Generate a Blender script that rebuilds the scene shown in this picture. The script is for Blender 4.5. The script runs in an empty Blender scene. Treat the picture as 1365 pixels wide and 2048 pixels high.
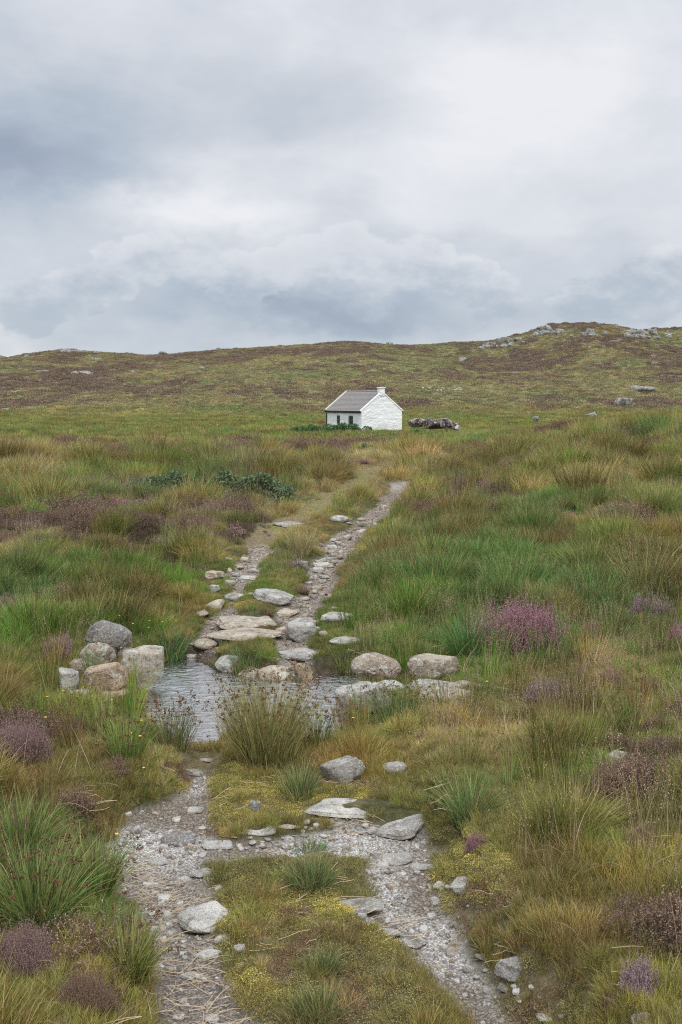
import bpy, math, random
import numpy as np
from mathutils import Vector, noise as mnoise

scene = bpy.context.scene
COL = scene.collection
rng = np.random.default_rng(7)
random.seed(7)
R = math.radians

# ------------------------------------------------------------------ camera, sky, sun, exposure
CAM_Z = 2.4
FPX = 1991.0                                   # focal length in pixels of the 1365 x 2048 photograph
PITCH = math.atan(224 / FPX)
cam_d = bpy.data.cameras.new('camera')
cam = bpy.data.objects.new('camera', cam_d); COL.objects.link(cam)
cam_d.sensor_fit = 'VERTICAL'; cam_d.sensor_height = 36.0; cam_d.sensor_width = 24.0
cam_d.lens = FPX / 2048 * 36.0
cam_d.clip_start = 0.05; cam_d.clip_end = 6000
cam.location = (0, 0, CAM_Z); cam.rotation_euler = (math.pi / 2 - PITCH, 0, 0)
scene.camera = cam
scene.view_settings.view_transform = 'Standard'; scene.view_settings.look = 'None'
scene.view_settings.gamma = 1; scene.view_settings.use_curve_mapping = False
scene.view_settings.exposure = 0.2
scene.render.engine = 'CYCLES'
scene.cycles.max_bounces = 5; scene.cycles.diffuse_bounces = 3; scene.cycles.glossy_bounces = 2
scene.cycles.transmission_bounces = 3; scene.cycles.transparent_max_bounces = 6
scene.cycles.sample_clamp_indirect = 4.0
scene.cycles.use_denoising = False
scene.cycles.filter_width = 1.15

SUN_EL, SUN_AZ = 54.0, 163.0                   # azimuth clockwise from +Y (view direction): behind, a little to the right
sun_d = bpy.data.lights.new('sun', 'SUN'); sun_d.energy = 1.5; sun_d.angle = R(10); sun_d.color = (1.0, 0.965, 0.91)
sun = bpy.data.objects.new('sun', sun_d); COL.objects.link(sun)
sdir = Vector((math.sin(R(SUN_AZ)) * math.cos(R(SUN_EL)), math.cos(R(SUN_AZ)) * math.cos(R(SUN_EL)), math.sin(R(SUN_EL))))
sun.rotation_euler = sdir.to_track_quat('Z', 'Y').to_euler(); sun.location = sdir * 50

world = bpy.data.worlds.new('World'); scene.world = world; world.use_nodes = True


class NT:
    """small wrapper that writes node expressions"""
    def __init__(s, tree):
        s.t = tree; s.n = tree.nodes; s.l = tree.links
    def node(s, typ, **kw):
        nd = s.n.new(typ)
        for k, v in kw.items(): setattr(nd, k, v)
        return nd
    def put(s, sock, v):
        if isinstance(v, bpy.types.NodeSocket): s.l.new(v, sock)
        elif v is not None:
            if hasattr(sock.default_value, '__len__') and not hasattr(v, '__len__'): v = (v,) * 3
            if hasattr(sock.default_value, '__len__') and len(sock.default_value) == 4 and len(v) == 3: v = tuple(v) + (1,)
            sock.default_value = v
    def m(s, op, a, b=None, c=None, clamp=False):
        nd = s.node('ShaderNodeMath', operation=op, use_clamp=clamp)
        s.put(nd.inputs[0], a)
        if b is not None: s.put(nd.inputs[1], b)
        if c is not None: s.put(nd.inputs[2], c)
        return nd.outputs[0]
    def vm(s, op, a, b=None, sc=None):
        nd = s.node('ShaderNodeVectorMath', operation=op)
        s.put(nd.inputs[0], a)
        if b is not None: s.put(nd.inputs[1], b)
        if sc is not None: s.put(nd.inputs['Scale'], sc)
        return nd.outputs['Value'] if op in ('LENGTH', 'DOT_PRODUCT', 'DISTANCE') else nd.outputs[0]
    def ss(s, x, lo, hi, a=0.0, b=1.0):
        nd = s.node('ShaderNodeMapRange', interpolation_type='SMOOTHSTEP')
        s.put(nd.inputs['Value'], x); s.put(nd.inputs['From Min'], lo); s.put(nd.inputs['From Max'], hi)
        s.put(nd.inputs['To Min'], a); s.put(nd.inputs['To Max'], b)
        return nd.outputs[0]
    def noise(s, vec, scale, detail=4, rough=0.55, dist=0.0, color=False):
        nd = s.node('ShaderNodeTexNoise'); nd.noise_dimensions = '3D'
        if vec is not None: s.put(nd.inputs['Vector'], vec)
        s.put(nd.inputs['Scale'], scale); s.put(nd.inputs['Detail'], detail)
        s.put(nd.inputs['Roughness'], rough); s.put(nd.inputs['Distortion'], dist)
        return nd.outputs['Color' if color else 'Fac']
    def voro(s, vec, scale, feature='F1', out='Distance'):
        nd = s.node('ShaderNodeTexVoronoi', feature=feature)
        if vec is not None: s.put(nd.inputs['Vector'], vec)
        s.put(nd.inputs['Scale'], scale)
        return nd.outputs[out]
    def mix(s, f, a, b, mode='MIX'):
        nd = s.node('ShaderNodeMix', data_type='RGBA', blend_type=mode)
        s.put(nd.inputs[0], f); s.put(nd.inputs[6], a); s.put(nd.inputs[7], b)
        return nd.outputs[2]
    def comb(s, x, y, z):
        nd = s.node('ShaderNodeCombineXYZ')
        for i, v in enumerate((x, y, z)): s.put(nd.inputs[i], v)
        return nd.outputs[0]
    def sep(s, v):
        nd = s.node('ShaderNodeSeparateXYZ'); s.put(nd.inputs[0], v)
        return nd.outputs
    def ramp(s, f, stops):
        nd = s.node('ShaderNodeValToRGB'); s.put(nd.inputs[0], f)
        e = nd.color_ramp.elements
        while len(e) < len(stops): e.new(0.5)
        for i, (p, c) in enumerate(stops): e[i].position = p; e[i].color = tuple(c) + (1,)
        return nd.outputs[0]
    def bump(s, h, strength, dist, normal=None):
        nd = s.node('ShaderNodeBump'); s.put(nd.inputs['Height'], h)
        s.put(nd.inputs['Strength'], strength); s.put(nd.inputs['Distance'], dist)
        if normal is not None: s.put(nd.inputs['Normal'], normal)
        return nd.outputs[0]


def lin(r, g, b):
    return tuple((c / 255 / 12.92) if c / 255 <= 0.04045 else ((c / 255 + 0.055) / 1.055) ** 2.4 for c in (r, g, b))


def build_sky():
    w = NT(world.node_tree); w.n.clear()
    sky = w.node('ShaderNodeTexSky', sky_type='NISHITA'); sky.sun_disc = False
    sky.sun_elevation = R(SUN_EL); sky.sun_rotation = R(SUN_AZ)
    d = w.node('ShaderNodeTexCoord').outputs['Generated']
    x, y, z = w.sep(d)
    # directions as degrees right of and above the view axis
    az = w.m('MULTIPLY', w.m('ARCTAN2', x, y), 57.2958)
    el = w.m('MULTIPLY', w.m('ARCSINE', z), 57.2958)
    st = w.vm('MULTIPLY', d, (1, 1, 1.9))
    wc = w.vm('SUBTRACT', w.noise(st, 5.0, 5, 0.6, color=True), (0.5, 0.5, 0.5))
    wx, wy, wz = w.sep(wc)
    fine = w.sep(w.vm('SUBTRACT', w.noise(st, 24.0, 5, 0.6, color=True), (0.5, 0.5, 0.5)))
    azw = w.m('ADD', w.m('MULTIPLY_ADD', wx, 9.0, az), w.m('MULTIPLY', fine[0], 2.2))
    elw = w.m('ADD', w.m('MULTIPLY_ADD', wy, 6.0, el), w.m('MULTIPLY', fine[1], 1.6))
    def D(px, py):                               # photo position -> (az, el)
        u, v = (px - 682.5) / FPX, (1024 - py) / FPX
        c, s_ = math.cos(PITCH), math.sin(PITCH)
        fy = c + v * s_; fz = -s_ + v * c
        return math.degrees(math.atan2(u, fy)), math.degrees(math.atan2(fz, math.hypot(u, fy)))
    big = w.noise(st, 2.3, 5, 0.52)
    mid = w.noise(w.vm('MULTIPLY', d, (1, 1, 2.0)), 5.6, 7, 0.62, 0.25)
    v = w.m('ADD', w.m('MULTIPLY_ADD', big, 0.35, 0.44), w.m('MULTIPLY', w.m('SUBTRACT', mid, 0.5), 0.52))
    k = 57.3 / FPX
    for px, py, sx, sy, amp in [(-90, 340, 270, 95, -.50), (60, 200, 230, 80, -.15), (640, 225, 230, 70, -.14), (700, 425, 80, 40, -.17),
                                (960, 290, 300, 120, .27), (560, 440, 330, 34, .12), (1180, 90, 330, 110, .16), (300, 430, 240, 36, .20), (520, 350, 230, 40, .10),
                                (690, 622, 300, 34, -.32), (420, 585, 190, 40, -.10), (1120, 440, 260, 35, .06), (1200, 560, 120, 40, -.08),
                                (0, 690, 70, 22, .20), (400, 60, 300, 70, .06), (950, 20, 160, 40, -.06)]:
        a0, e0 = D(px, py)
        q = w.m('ADD', w.m('POWER', w.m('DIVIDE', w.m('SUBTRACT', azw, a0), sx * k), 2.0),
                w.m('POWER', w.m('DIVIDE', w.m('SUBTRACT', elw, e0), sy * k), 2.0))
        v = w.m('MULTIPLY_ADD', w.m('EXPONENT', w.m('MULTIPLY', q, -0.7)), amp, v)
    # heaped cumulus low over the ridge
    azc = w.m('ADD', w.m('MULTIPLY_ADD', wx, 2.5, az), w.m('MULTIPLY', fine[0], 2.4))
    elc = w.m('ADD', w.m('MULTIPLY_ADD', wy, 2.0, el), w.m('MULTIPLY', fine[2], 2.0))
    best = None
    for px, py, r_ in [(690, 505, 62), (620, 525, 60), (765, 535, 58), (850, 530, 62), (935, 550, 55), (550, 545, 60), (1000, 590, 55), (470, 540, 50),
                       (1330, 560, 85), (1240, 580, 60), (1150, 600, 50), (400, 530, 60), (320, 525, 60), (230, 555, 60), (150, 585, 60), (60, 610, 60), (480, 590, 60)]:
        a0, e0 = D(px, py)
        dx = w.m('DIVIDE', w.m('SUBTRACT', azc, a0), r_ * k * 1.15)
        dy = w.m('DIVIDE', w.m('SUBTRACT', elc, e0), r_ * k * 0.9)
        s_ = w.m('SUBTRACT', 1.0, w.m('SQRT', w.m('ADD', w.m('MULTIPLY', dx, dx), w.m('MULTIPLY', dy, dy))))
        best = s_ if best is None else w.m('SMOOTH_MAX', best, s_, 0.12)
    puff = w.ss(best, -0.02, 0.17)
    lit = w.ss(w.m('ADD', el, w.m('ADD', w.m('MULTIPLY', fine[1], 9.0), w.m('MULTIPLY', wz, 6.0))), 4.0, 9.0)
    shade = w.ss(best, 0.0, 0.7)
    vp = w.m('ADD', w.m('MULTIPLY_ADD', lit, 0.46, 0.36), w.m('MULTIPLY', shade, -0.06))
    mixv = w.m('MULTIPLY', puff, 0.64)
    v = w.m('ADD', w.m('MULTIPLY', v, w.m('SUBTRACT', 1.0, mixv)), w.m('MULTIPLY', vp, mixv))
    cloud = w.ramp(v, [(0.10, lin(148, 160, 180)), (0.40, lin(183, 194, 207)), (0.62, lin(209, 214, 222)), (0.92, lin(240, 241, 245))])
    # overcast skies grow brighter towards the zenith (the standard overcast distribution)
    cie = w.ss(z, 0.28, 1.0, 0.87, 2.6)
    cloud = w.vm('SCALE', cloud, sc=cie)
    nish = w.vm('SCALE', sky.outputs[0], sc=0.10)
    colr = w.mix(0.94, nish, cloud)
    bg = w.node('ShaderNodeBackground'); w.put(bg.inputs[0], colr); bg.inputs[1].default_value = 1.0
    out = w.node('ShaderNodeOutputWorld'); w.l.new(bg.outputs[0], out.inputs[0])


build_sky()

# ------------------------------------------------------------------ noise in numpy
_perm = np.random.default_rng(3).permutation(1024)
_vals = np.random.default_rng(4).random(1024)


def vnoise(x, y, z=0.0):
    x = np.asarray(x, float); y = np.asarray(y, float); z = np.zeros_like(x) + z
    xi, yi, zi = (np.floor(a).astype(np.int64) for a in (x, y, z))
    fx, fy, fz = x - xi, y - yi, z - zi
    fx, fy, fz = (a * a * a * (a * (a * 6 - 15) + 10) for a in (fx, fy, fz))
    def h(i, j, k): return _vals[_perm[(_perm[(_perm[i & 1023] + j) & 1023] + k) & 1023]]
    def L(a, b, t): return a + (b - a) * t
    r0 = L(L(h(xi, yi, zi), h(xi + 1, yi, zi), fx), L(h(xi, yi + 1, zi), h(xi + 1, yi + 1, zi), fx), fy)
    r1 = L(L(h(xi, yi, zi + 1), h(xi + 1, yi, zi + 1), fx), L(h(xi, yi + 1, zi + 1), h(xi + 1, yi + 1, zi + 1), fx), fy)
    return L(r0, r1, fz) * 2 - 1


def fbm(x, y, z=0.0, o=4, g=0.5):
    s, a, t = 0, 1.0, 0
    for i in range(o):
        s = s + a * vnoise(x * 2 ** i + 17.3 * i, y * 2 ** i - 9.1 * i, z * 2 ** i + 5.7 * i); t += a; a *= g
    return s / t


def sm(x, a, b):
    t = np.clip((np.asarray(x, float) - a) / (b - a), 0, 1)
    return t * t * (3 - 2 * t)


# ------------------------------------------------------------------ the lie of the land
_py = np.array([-400, -60, 0, 3.6, 5.6, 7.4, 8.6, 10.4, 12.6, 16.2, 20, 26, 35, 45, 60, 80, 100, 130, 152, 200, 250, 300, 350, 385, 430, 600, 1200])
_pz = np.array([3, 1.6, .72, .20, .12, .02, .02, .10, .25, .45, .60, .80, .88, .45, -.55, -.95, -.76, -.65, -.45, 3.2, 8.2, 14.0, 20.4, 23.6, 22, 6, -8])
_yy = np.arange(-400, 1200, 0.2)
_zz = np.interp(_yy, _py, _pz)
def _smooth(z, n):
    kk = np.hanning(n); kk /= kk.sum()
    return np.convolve(np.pad(z, n // 2, mode='edge'), kk, 'same')[n // 2:-(n // 2)]
_zs = _smooth(_zz, 15)[:len(_zz)]; _zl = _smooth(_zz, 91)[:len(_zz)]
_wt = sm(_yy, 30, 60); _zp = _zs * (1 - _wt) + _zl * _wt
_rx = (np.array([-900, 0, 60, 100, 150, 215, 300, 430, 560, 690, 860, 960, 1010, 1080, 1130, 1190, 1225, 1270, 1330, 1400, 2200]) - 682.5) / FPX * 385
_rz = CAM_Z + (800 - np.array([760, 722, 716, 704, 699, 706, 709, 700, 691, 687, 690, 689, 676, 653, 649, 656, 668, 659, 656, 664, 720])) / FPX * 385 - 0.6


def H0(x, y):
    x = np.asarray(x, float); y = np.asarray(y, float)
    z = np.interp(y, _yy, _zp)
    hs = sm(y, 175, 380)
    z = z + (np.interp(x, _rx, _rz) - 23.3) * hs
    z = z + 0.95 * sm(x, 2.5, 13) * sm(y, 11, 24) * (1 - sm(y, 58, 105))          # ground rises to the right beyond the stream
    z = z + 0.28 * sm(x, 1.2, 4.5) * sm(y, 7.5, 12) * (1 - sm(y, 20, 30))
    z = z - 0.12 * sm(-x, 3, 12) * sm(y, 22, 36) * (1 - sm(y, 45, 60))
    z = z + 0.16 * sm(-x, 1.6, 3.2) * (1 - sm(y, 9, 13)) + 0.16 * sm(x, 1.0, 2.6) * (1 - sm(y, 7.5, 10))
    hn = sm(y, 140, 230)
    z = z + hn * (2.2 * fbm(x / 55, y / 70, 1.0, 3) + 0.8 * fbm(x / 14, y / 17, 2.0, 3))
    z = z + hn * sm(x, 50, 75) * sm(y, 345, 370) * (-1.5 + 2.8 * np.abs(fbm(x / 9, y / 12, 6.0, 4)) + 1.1 * fbm(x / 3.5, y / 5, 8.0, 3))
    z = z + (1 - hn) * sm(y, 9, 26) * (1 - 0.75 * sm(y, 45, 62)) * 0.22 * fbm(x / 4.5, y / 5.5, 3.0, 3)
    z = z + (1 - hn) * (0.05 + 0.07 * sm(y, 8, 14)) * fbm(x / 1.1, y / 1.1, 4.0, 3)
    return z


def rays(px, py):
    px = np.asarray(px, float); py = np.asarray(py, float)
    u, v = (px - 682.5) / FPX, (1024 - py) / FPX
    c, s = math.cos(PITCH), math.sin(PITCH)
    return u, c + v * s, -s + v * c


_tt = np.concatenate([np.arange(2, 60, 0.02), np.arange(60, 480, 0.15)])


def hit(px, py, Hf=None):
    """where the line of sight through a place in the photograph meets the ground: x, y, z"""
    Hf = Hf or H
    dx, dy, dz = rays(px, py)
    X, Y, Z = dx * _tt, dy * _tt, CAM_Z + dz * _tt
    below = np.nonzero(Z < Hf(X, Y))[0]
    if not len(below): return None
    i = below[0]; return float(X[i]), float(Y[i]), float(Hf(X[i:i + 1], Y[i:i + 1])[0])


ZW = -0.13
def on_water(px, py):
    dx, dy, dz = rays(px, py); t = (ZW - CAM_Z) / dz
    return float(dx * t), float(dy * t)


def poly_sd(x, y, P):
    """signed distance to a closed outline, negative inside"""
    d2 = np.full(x.shape, 1e9); ins = np.zeros(x.shape, bool)
    n = len(P)
    for i in range(n):
        x0, y0 = P[i]; x1, y1 = P[(i + 1) % n]
        ex, ey = x1 - x0, y1 - y0
        t = np.clip(((x - x0) * ex + (y - y0) * ey) / (ex * ex + ey * ey), 0, 1)
        d2 = np.minimum(d2, (x - x0 - ex * t) ** 2 + (y - y0 - ey * t) ** 2)
        c = ((y0 > y) != (y1 > y)) & (x < ex * (y - y0) / (ey if abs(ey) > 1e-9 else 1e-9) + x0)
        ins ^= c
    d = np.sqrt(d2)
    return np.where(ins, -d, d)


POOL = [on_water(*p) for p in [(296, 1400), (318, 1352), (335, 1322), (385, 1316), (430, 1343), (520, 1358), (600, 1366), (650, 1352), (705, 1346),
                               (735, 1372), (690, 1410), (690, 1450), (672, 1478), (650, 1500), (615, 1475), (560, 1452), (480, 1455), (440, 1480), (425, 1512), (352, 1514), (330, 1470), (300, 1440)]]


def strokes(lst, Hf):
    """paths as chains of (photo x, photo y, width in photo pixels), laid on the ground"""
    out = []
    for chain in lst:
        c = []
        for px, py, w in chain:
            h = hit(px, py, Hf)
            c.append((h[0], h[1], w * math.hypot(h[0], h[1]) / FPX / 2))
        out.append(c)
    return out


def stroke_d(x, y, S):
    """distance outside the nearest stroke edge (negative inside)"""
    best = np.full(x.shape, 1e9)
    for c in S:
        for (x0, y0, r0), (x1, y1, r1) in zip(c[:-1], c[1:]):
            ex, ey = x1 - x0, y1 - y0
            t = np.clip(((x - x0) * ex + (y - y0) * ey) / (ex * ex + ey * ey + 1e-9), 0, 1)
            best = np.minimum(best, np.hypot(x - x0 - ex * t, y - y0 - ey * t) - (r0 + (r1 - r0) * t))
    return best


GRAVEL = strokes([
    [(400, 1535, 50), (390, 1575, 80), (335, 1620, 190), (325, 1680, 230), (310, 1740, 190), (330, 1800, 180), (370, 1880, 170), (400, 1960, 150), (420, 2044, 150), (440, 2400, 190)],
    [(330, 1660, 110), (450, 1685, 120), (560, 1680, 130), (680, 1672, 150), (800, 1665, 150)],
    [(370, 1600, 30), (430, 1612, 26)], [(700, 1640, 60), (700, 1690, 100)],
    [(810, 1680, 130), (800, 1730, 160), (815, 1770, 165), (850, 1830, 170), (885, 1880, 165), (920, 1930, 150), (960, 1990, 150), (1010, 2044, 180), (1130, 2400, 240)],
    [(560, 1610, 50), (640, 1625, 40)],
    [(600, 1335, 55), (600, 1300, 75), (575, 1255, 65), (600, 1215, 75), (635, 1175, 60), (650, 1130, 60), (680, 1085, 48), (722, 1050, 48), (758, 1022, 48), (785, 992, 40), (800, 965, 34)],
    [(385, 1318, 50), (415, 1290, 60), (440, 1240, 60), (520, 1240, 40), (600, 1235, 40)],
    [(455, 1235, 30), (470, 1180, 24), (480, 1150, 60), (508, 1115, 50), (520, 1088, 34)],
], H0)
TRODDEN = strokes([
    [(520, 1090, 60), (560, 1050, 60), (640, 1015, 60), (700, 975, 60), (760, 940, 50)],
    [(420, 1160, 70), (500, 1200, 90)],
    [(500, 1590, 240), (450, 1630, 120), (640, 1580, 80)],
    [(620, 1730, 280), (580, 1800, 320), (640, 1900, 330), (720, 2000, 320), (700, 2044, 300), (740, 2400, 420)],
    [(400, 1540, 120), (520, 1555, 150), (700, 1570, 120)],
    [(230, 1700, 60), (240, 1860, 60)],
    [(870, 1700, 70), (930, 1790, 100), (1010, 1860, 90)],
    [(1000, 1960, 120), (1100, 2044, 130)],
], H0)
MOSSB = strokes([
    [(890, 1690, 90), (940, 1760, 120), (1010, 1810, 110)],
    [(480, 1625, 90), (560, 1600, 90)],
    [(380, 1700, 40), (560, 1760, 60), (600, 1850, 100), (560, 1920, 90)],
    [(430, 1760, 60), (500, 1830, 70), (520, 1950, 80)],
    [(240, 1790, 40), (215, 1740, 30)],
    [(820, 1840, 30), (880, 1925, 40), (1000, 1965, 50)],
    [(555, 1255, 30), (500, 1248, 60)],
    [(545, 1050, 60), (600, 1030, 50)],
], H0)


def masks(x, y):
    near = y < 48
    g = np.full(x.shape, 9.0); t = np.full(x.shape, 9.0); p = np.full(x.shape, 9.0)
    xs, ys = x[near], y[near]
    wob = 0.5 * fbm(xs * 3.1, ys * 3.1, 7.0, 4)
    sc = 0.16 + 0.006 * ys
    g[near] = stroke_d(xs, ys, GRAVEL) + wob * sc
    t[near] = stroke_d(xs, ys, TRODDEN) + wob * sc
    p[near] = poly_sd(xs, ys, POOL) + wob * 0.10
    return g, t, p


def H(x, y):
    x = np.asarray(x, float); y = np.asarray(y, float)
    z = H0(x, y)
    g, t, p = masks(x, y)
    gm = 1 - sm(g, -0.10, 0.16)
    z = z - 0.075 * gm * (1 - 0.4 * sm(y, 8, 20)) - 0.02 * (1 - sm(t, -0.1, 0.2))
    n = y < 30
    f = np.zeros(x.shape)
    f[n] = fbm(x[n] * 7, y[n] * 7, 9.0, 4)
    z = z + f * (0.022 - 0.004 * gm)
    # low banks beside the wheel ruts
    z = z + 0.15 * sm(g, 0.0, 0.24) * (1 - sm(y, 5.9, 7.0)) * (sm(x, 0.42, 0.6) + 0.7 * sm(-x, 0.7, 0.9))
    # the pool's bed and banks
    z = np.where(p < 0.6, np.maximum(z, ZW + 0.03 + 0.1 * sm(p, 0.02, 0.5)), z)
    fr = (1 - sm(y, 7.3, 7.9)) * (1 - sm(p, 0.0, 0.7))
    z = z * (1 - fr) + (ZW + 0.03 + 0.10 * sm(p, 0.0, 0.7)) * fr
    z = np.where(p < 0.12, ZW + 0.035 - 0.30 * sm(-p, -0.10, 0.22), z)
    return z


# ------------------------------------------------------------------ mesh helpers
def prop(o, label=None, cat=None, group=None, kind=None):
    if label: o['label'] = label
    if cat: o['category'] = cat
    if group: o['group'] = group
    if kind: o['kind'] = kind
    return o


def np_mesh(name, V, F, mats=(), attrs=None, smooth=False, mat_idx=None):
    me = bpy.data.meshes.new(name)
    V = np.asarray(V, np.float32); F = np.asarray(F, np.int32)
    me.vertices.add(len(V)); me.vertices.foreach_set('co', V.ravel())
    k = F.shape[1]
    me.loops.add(F.size); me.loops.foreach_set('vertex_index', F.ravel())
    me.polygons.add(len(F)); me.polygons.foreach_set('loop_start', np.arange(0, F.size, k, dtype=np.int32))
    try: me.polygons.foreach_set('loop_total', np.full(len(F), k, np.int32))
    except Exception: pass
    if smooth: me.polygons.foreach_set('use_smooth', np.ones(len(F), bool))
    if mat_idx is not None: me.polygons.foreach_set('material_index', np.asarray(mat_idx, np.int32))
    for m in mats: me.materials.append(m)
    me.update(calc_edges=True)
    for nm, a in (attrs or {}).items():
        at = me.attributes.new(nm, 'FLOAT_VECTOR', 'POINT'); at.data.foreach_set('vector', np.asarray(a, np.float32).ravel())
    return me


def link(name, me, parent=None, loc=None):
    o = bpy.data.objects.new(name, me); COL.objects.link(o)
    if parent is not None: o.parent = parent
    if loc is not None: o.location = loc
    return o


class Parts:
    """collects boxes and other shapes for one mesh"""
    def __init__(s): s.V = []; s.F = []
    def add(s, V, F):
        b = len(s.V); s.V += [tuple(v) for v in V]; s.F += [tuple(b + i for i in f) for f in F]
    def box(s, x0, x1, y0, y1, z0, z1):
        s.add([(x0, y0, z0), (x1, y0, z0), (x1, y1, z0), (x0, y1, z0), (x0, y0, z1), (x1, y0, z1), (x1, y1, z1), (x0, y1, z1)],
              [(0, 3, 2, 1), (4, 5, 6, 7), (0, 1, 5, 4), (1, 2, 6, 5), (2, 3, 7, 6), (3, 0, 4, 7)])
    def tube(s, pts, r, n=8):
        pts = [Vector(p) for p in pts]; b = len(s.V)
        for i, p in enumerate(pts):
            t = (pts[min(i + 1, len(pts) - 1)] - pts[max(i - 1, 0)]).normalized()
            a = t.orthogonal().normalized(); c = t.cross(a)
            rr = r[i] if hasattr(r, '__len__') else r
            for k in range(n):
                an = 2 * math.pi * k / n
                s.V.append(tuple(p + a * math.cos(an) * rr + c * math.sin(an) * rr))
        for i in range(len(pts) - 1):
            for k in range(n):
                s.F.append((b + i * n + k, b + i * n + (k + 1) % n, b + (i + 1) * n + (k + 1) % n, b + (i + 1) * n + k))
        s.F.append(tuple(b + k for k in reversed(range(n)))); s.F.append(tuple(b + (len(pts) - 1) * n + k for k in range(n)))
    def build(s, name, mat, parent=None, bevel=0.0, smooth=False):
        me = bpy.data.meshes.new(name); me.from_pydata(s.V, [], s.F); me.update()
        me.materials.append(mat)
        if smooth:
            for p in me.polygons: p.use_smooth = True
        o = link(name, me, parent)
        if bevel:
            b = o.modifiers.new('b', 'BEVEL'); b.width = bevel; b.segments = 2; b.limit_method = 'ANGLE'
        return o


# ------------------------------------------------------------------ materials
def new_mat(name):
    m = bpy.data.materials.new(name); m.use_nodes = True
    w = NT(m.node_tree); w.n.clear()
    out = w.node('ShaderNodeOutputMaterial')
    return m, w, out


def principled(w, out, col, rough=0.9, normal=None, spec=0.3):
    b = w.node('ShaderNodeBsdfPrincipled')
    w.put(b.inputs['Base Color'], col); w.put(b.inputs['Roughness'], rough); w.put(b.inputs['Specular IOR Level'], spec)
    if normal is not None: w.put(b.inputs['Normal'], normal)
    w.l.new(b.outputs[0], out.inputs[0])
    return b


def simple_mat(name, col, rough=0.8, var=0.25, scale=6.0, bump=0.3, bdist=0.01):
    m, w, out = new_mat(name)
    co = w.node('ShaderNodeTexCoord').outputs['Object']
    n = w.noise(co, scale, 5, 0.6)
    c = w.mix(n, tuple(x * (1 - var) for x in col), tuple(min(1, x * (1 + var)) for x in col))
    principled(w, out, c, rough, w.bump(w.noise(co, scale * 4, 4, 0.6), bump, bdist))
    return m


def blade_mat(name, source, dry=(0.36, 0.27, 0.13), dry_from=0.78, tip=0.35, trans=0.22):
    """leaf blades: tint per tuft, dry ones among them, tips that have turned; bv = (random, random, root-to-tip)"""
    m, w, out = new_mat(name)
    if source == 'object': tint = w.node('ShaderNodeObjectInfo').outputs['Color']
    else:
        a = w.node('ShaderNodeAttribute'); a.attribute_type = 'INSTANCER'; a.attribute_name = 'tint'; tint = a.outputs['Color']
    bv = w.node('ShaderNodeAttribute'); bv.attribute_type = 'GEOMETRY'; bv.attribute_name = 'bv'
    u1, u2, t = w.sep(bv.outputs['Vector'])
    c = w.mix(w.m('MULTIPLY', w.ss(u1, dry_from, dry_from + 0.06), 0.85), tint, dry)
    c = w.mix(w.m('MULTIPLY', w.ss(t, 0.55, 1.0), w.m('MULTIPLY', u2, tip)), c, dry)
    c = w.vm('SCALE', c, sc=w.ss(u2, 0.0, 1.0, 0.5, 1.6))
    hs = w.node('ShaderNodeHueSaturation'); w.put(hs.inputs['Color'], c)
    w.put(hs.inputs['Hue'], w.m('MULTIPLY_ADD', w.m('FRACT', w.m('MULTIPLY', u1, 7.3)), 0.05, 0.478))
    c = hs.outputs[0]
    b = w.node('ShaderNodeBsdfPrincipled'); w.put(b.inputs['Base Color'], c); b.inputs['Roughness'].default_value = 0.55
    b.inputs['Specular IOR Level'].default_value = 0.25
    tr = w.node('ShaderNodeBsdfTranslucent'); w.put(tr.inputs[0], c)
    mx = w.node('ShaderNodeMixShader'); mx.inputs[0].default_value = trans
    w.l.new(b.outputs[0], mx.inputs[1]); w.l.new(tr.outputs[0], mx.inputs[2]); w.l.new(mx.outputs[0], out.inputs[0])
    return m


def attr_mat(name, source, rough=0.8, trans=0.15, lo=0.6, hi=1.4):
    m, w, out = new_mat(name)
    if source == 'object': tint = w.node('ShaderNodeObjectInfo').outputs['Color']
    else:
        a = w.node('ShaderNodeAttribute'); a.attribute_type = 'INSTANCER'; a.attribute_name = 'tint'; tint = a.outputs['Color']
    bv = w.node('ShaderNodeAttribute'); bv.attribute_type = 'GEOMETRY'; bv.attribute_name = 'bv'
    u1, u2, t = w.sep(bv.outputs['Vector'])
    c = w.vm('SCALE', tint, sc=w.ss(u1, 0, 1, lo, hi))
    b = w.node('ShaderNodeBsdfPrincipled'); w.put(b.inputs['Base Color'], c); b.inputs['Roughness'].default_value = rough
    b.inputs['Specular IOR Level'].default_value = 0.15
    tr = w.node('ShaderNodeBsdfTranslucent'); w.put(tr.inputs[0], c)
    mx = w.node('ShaderNodeMixShader'); mx.inputs[0].default_value = trans
    w.l.new(b.outputs[0], mx.inputs[1]); w.l.new(tr.outputs[0], mx.inputs[2]); w.l.new(mx.outputs[0], out.inputs[0])
    return m


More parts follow.
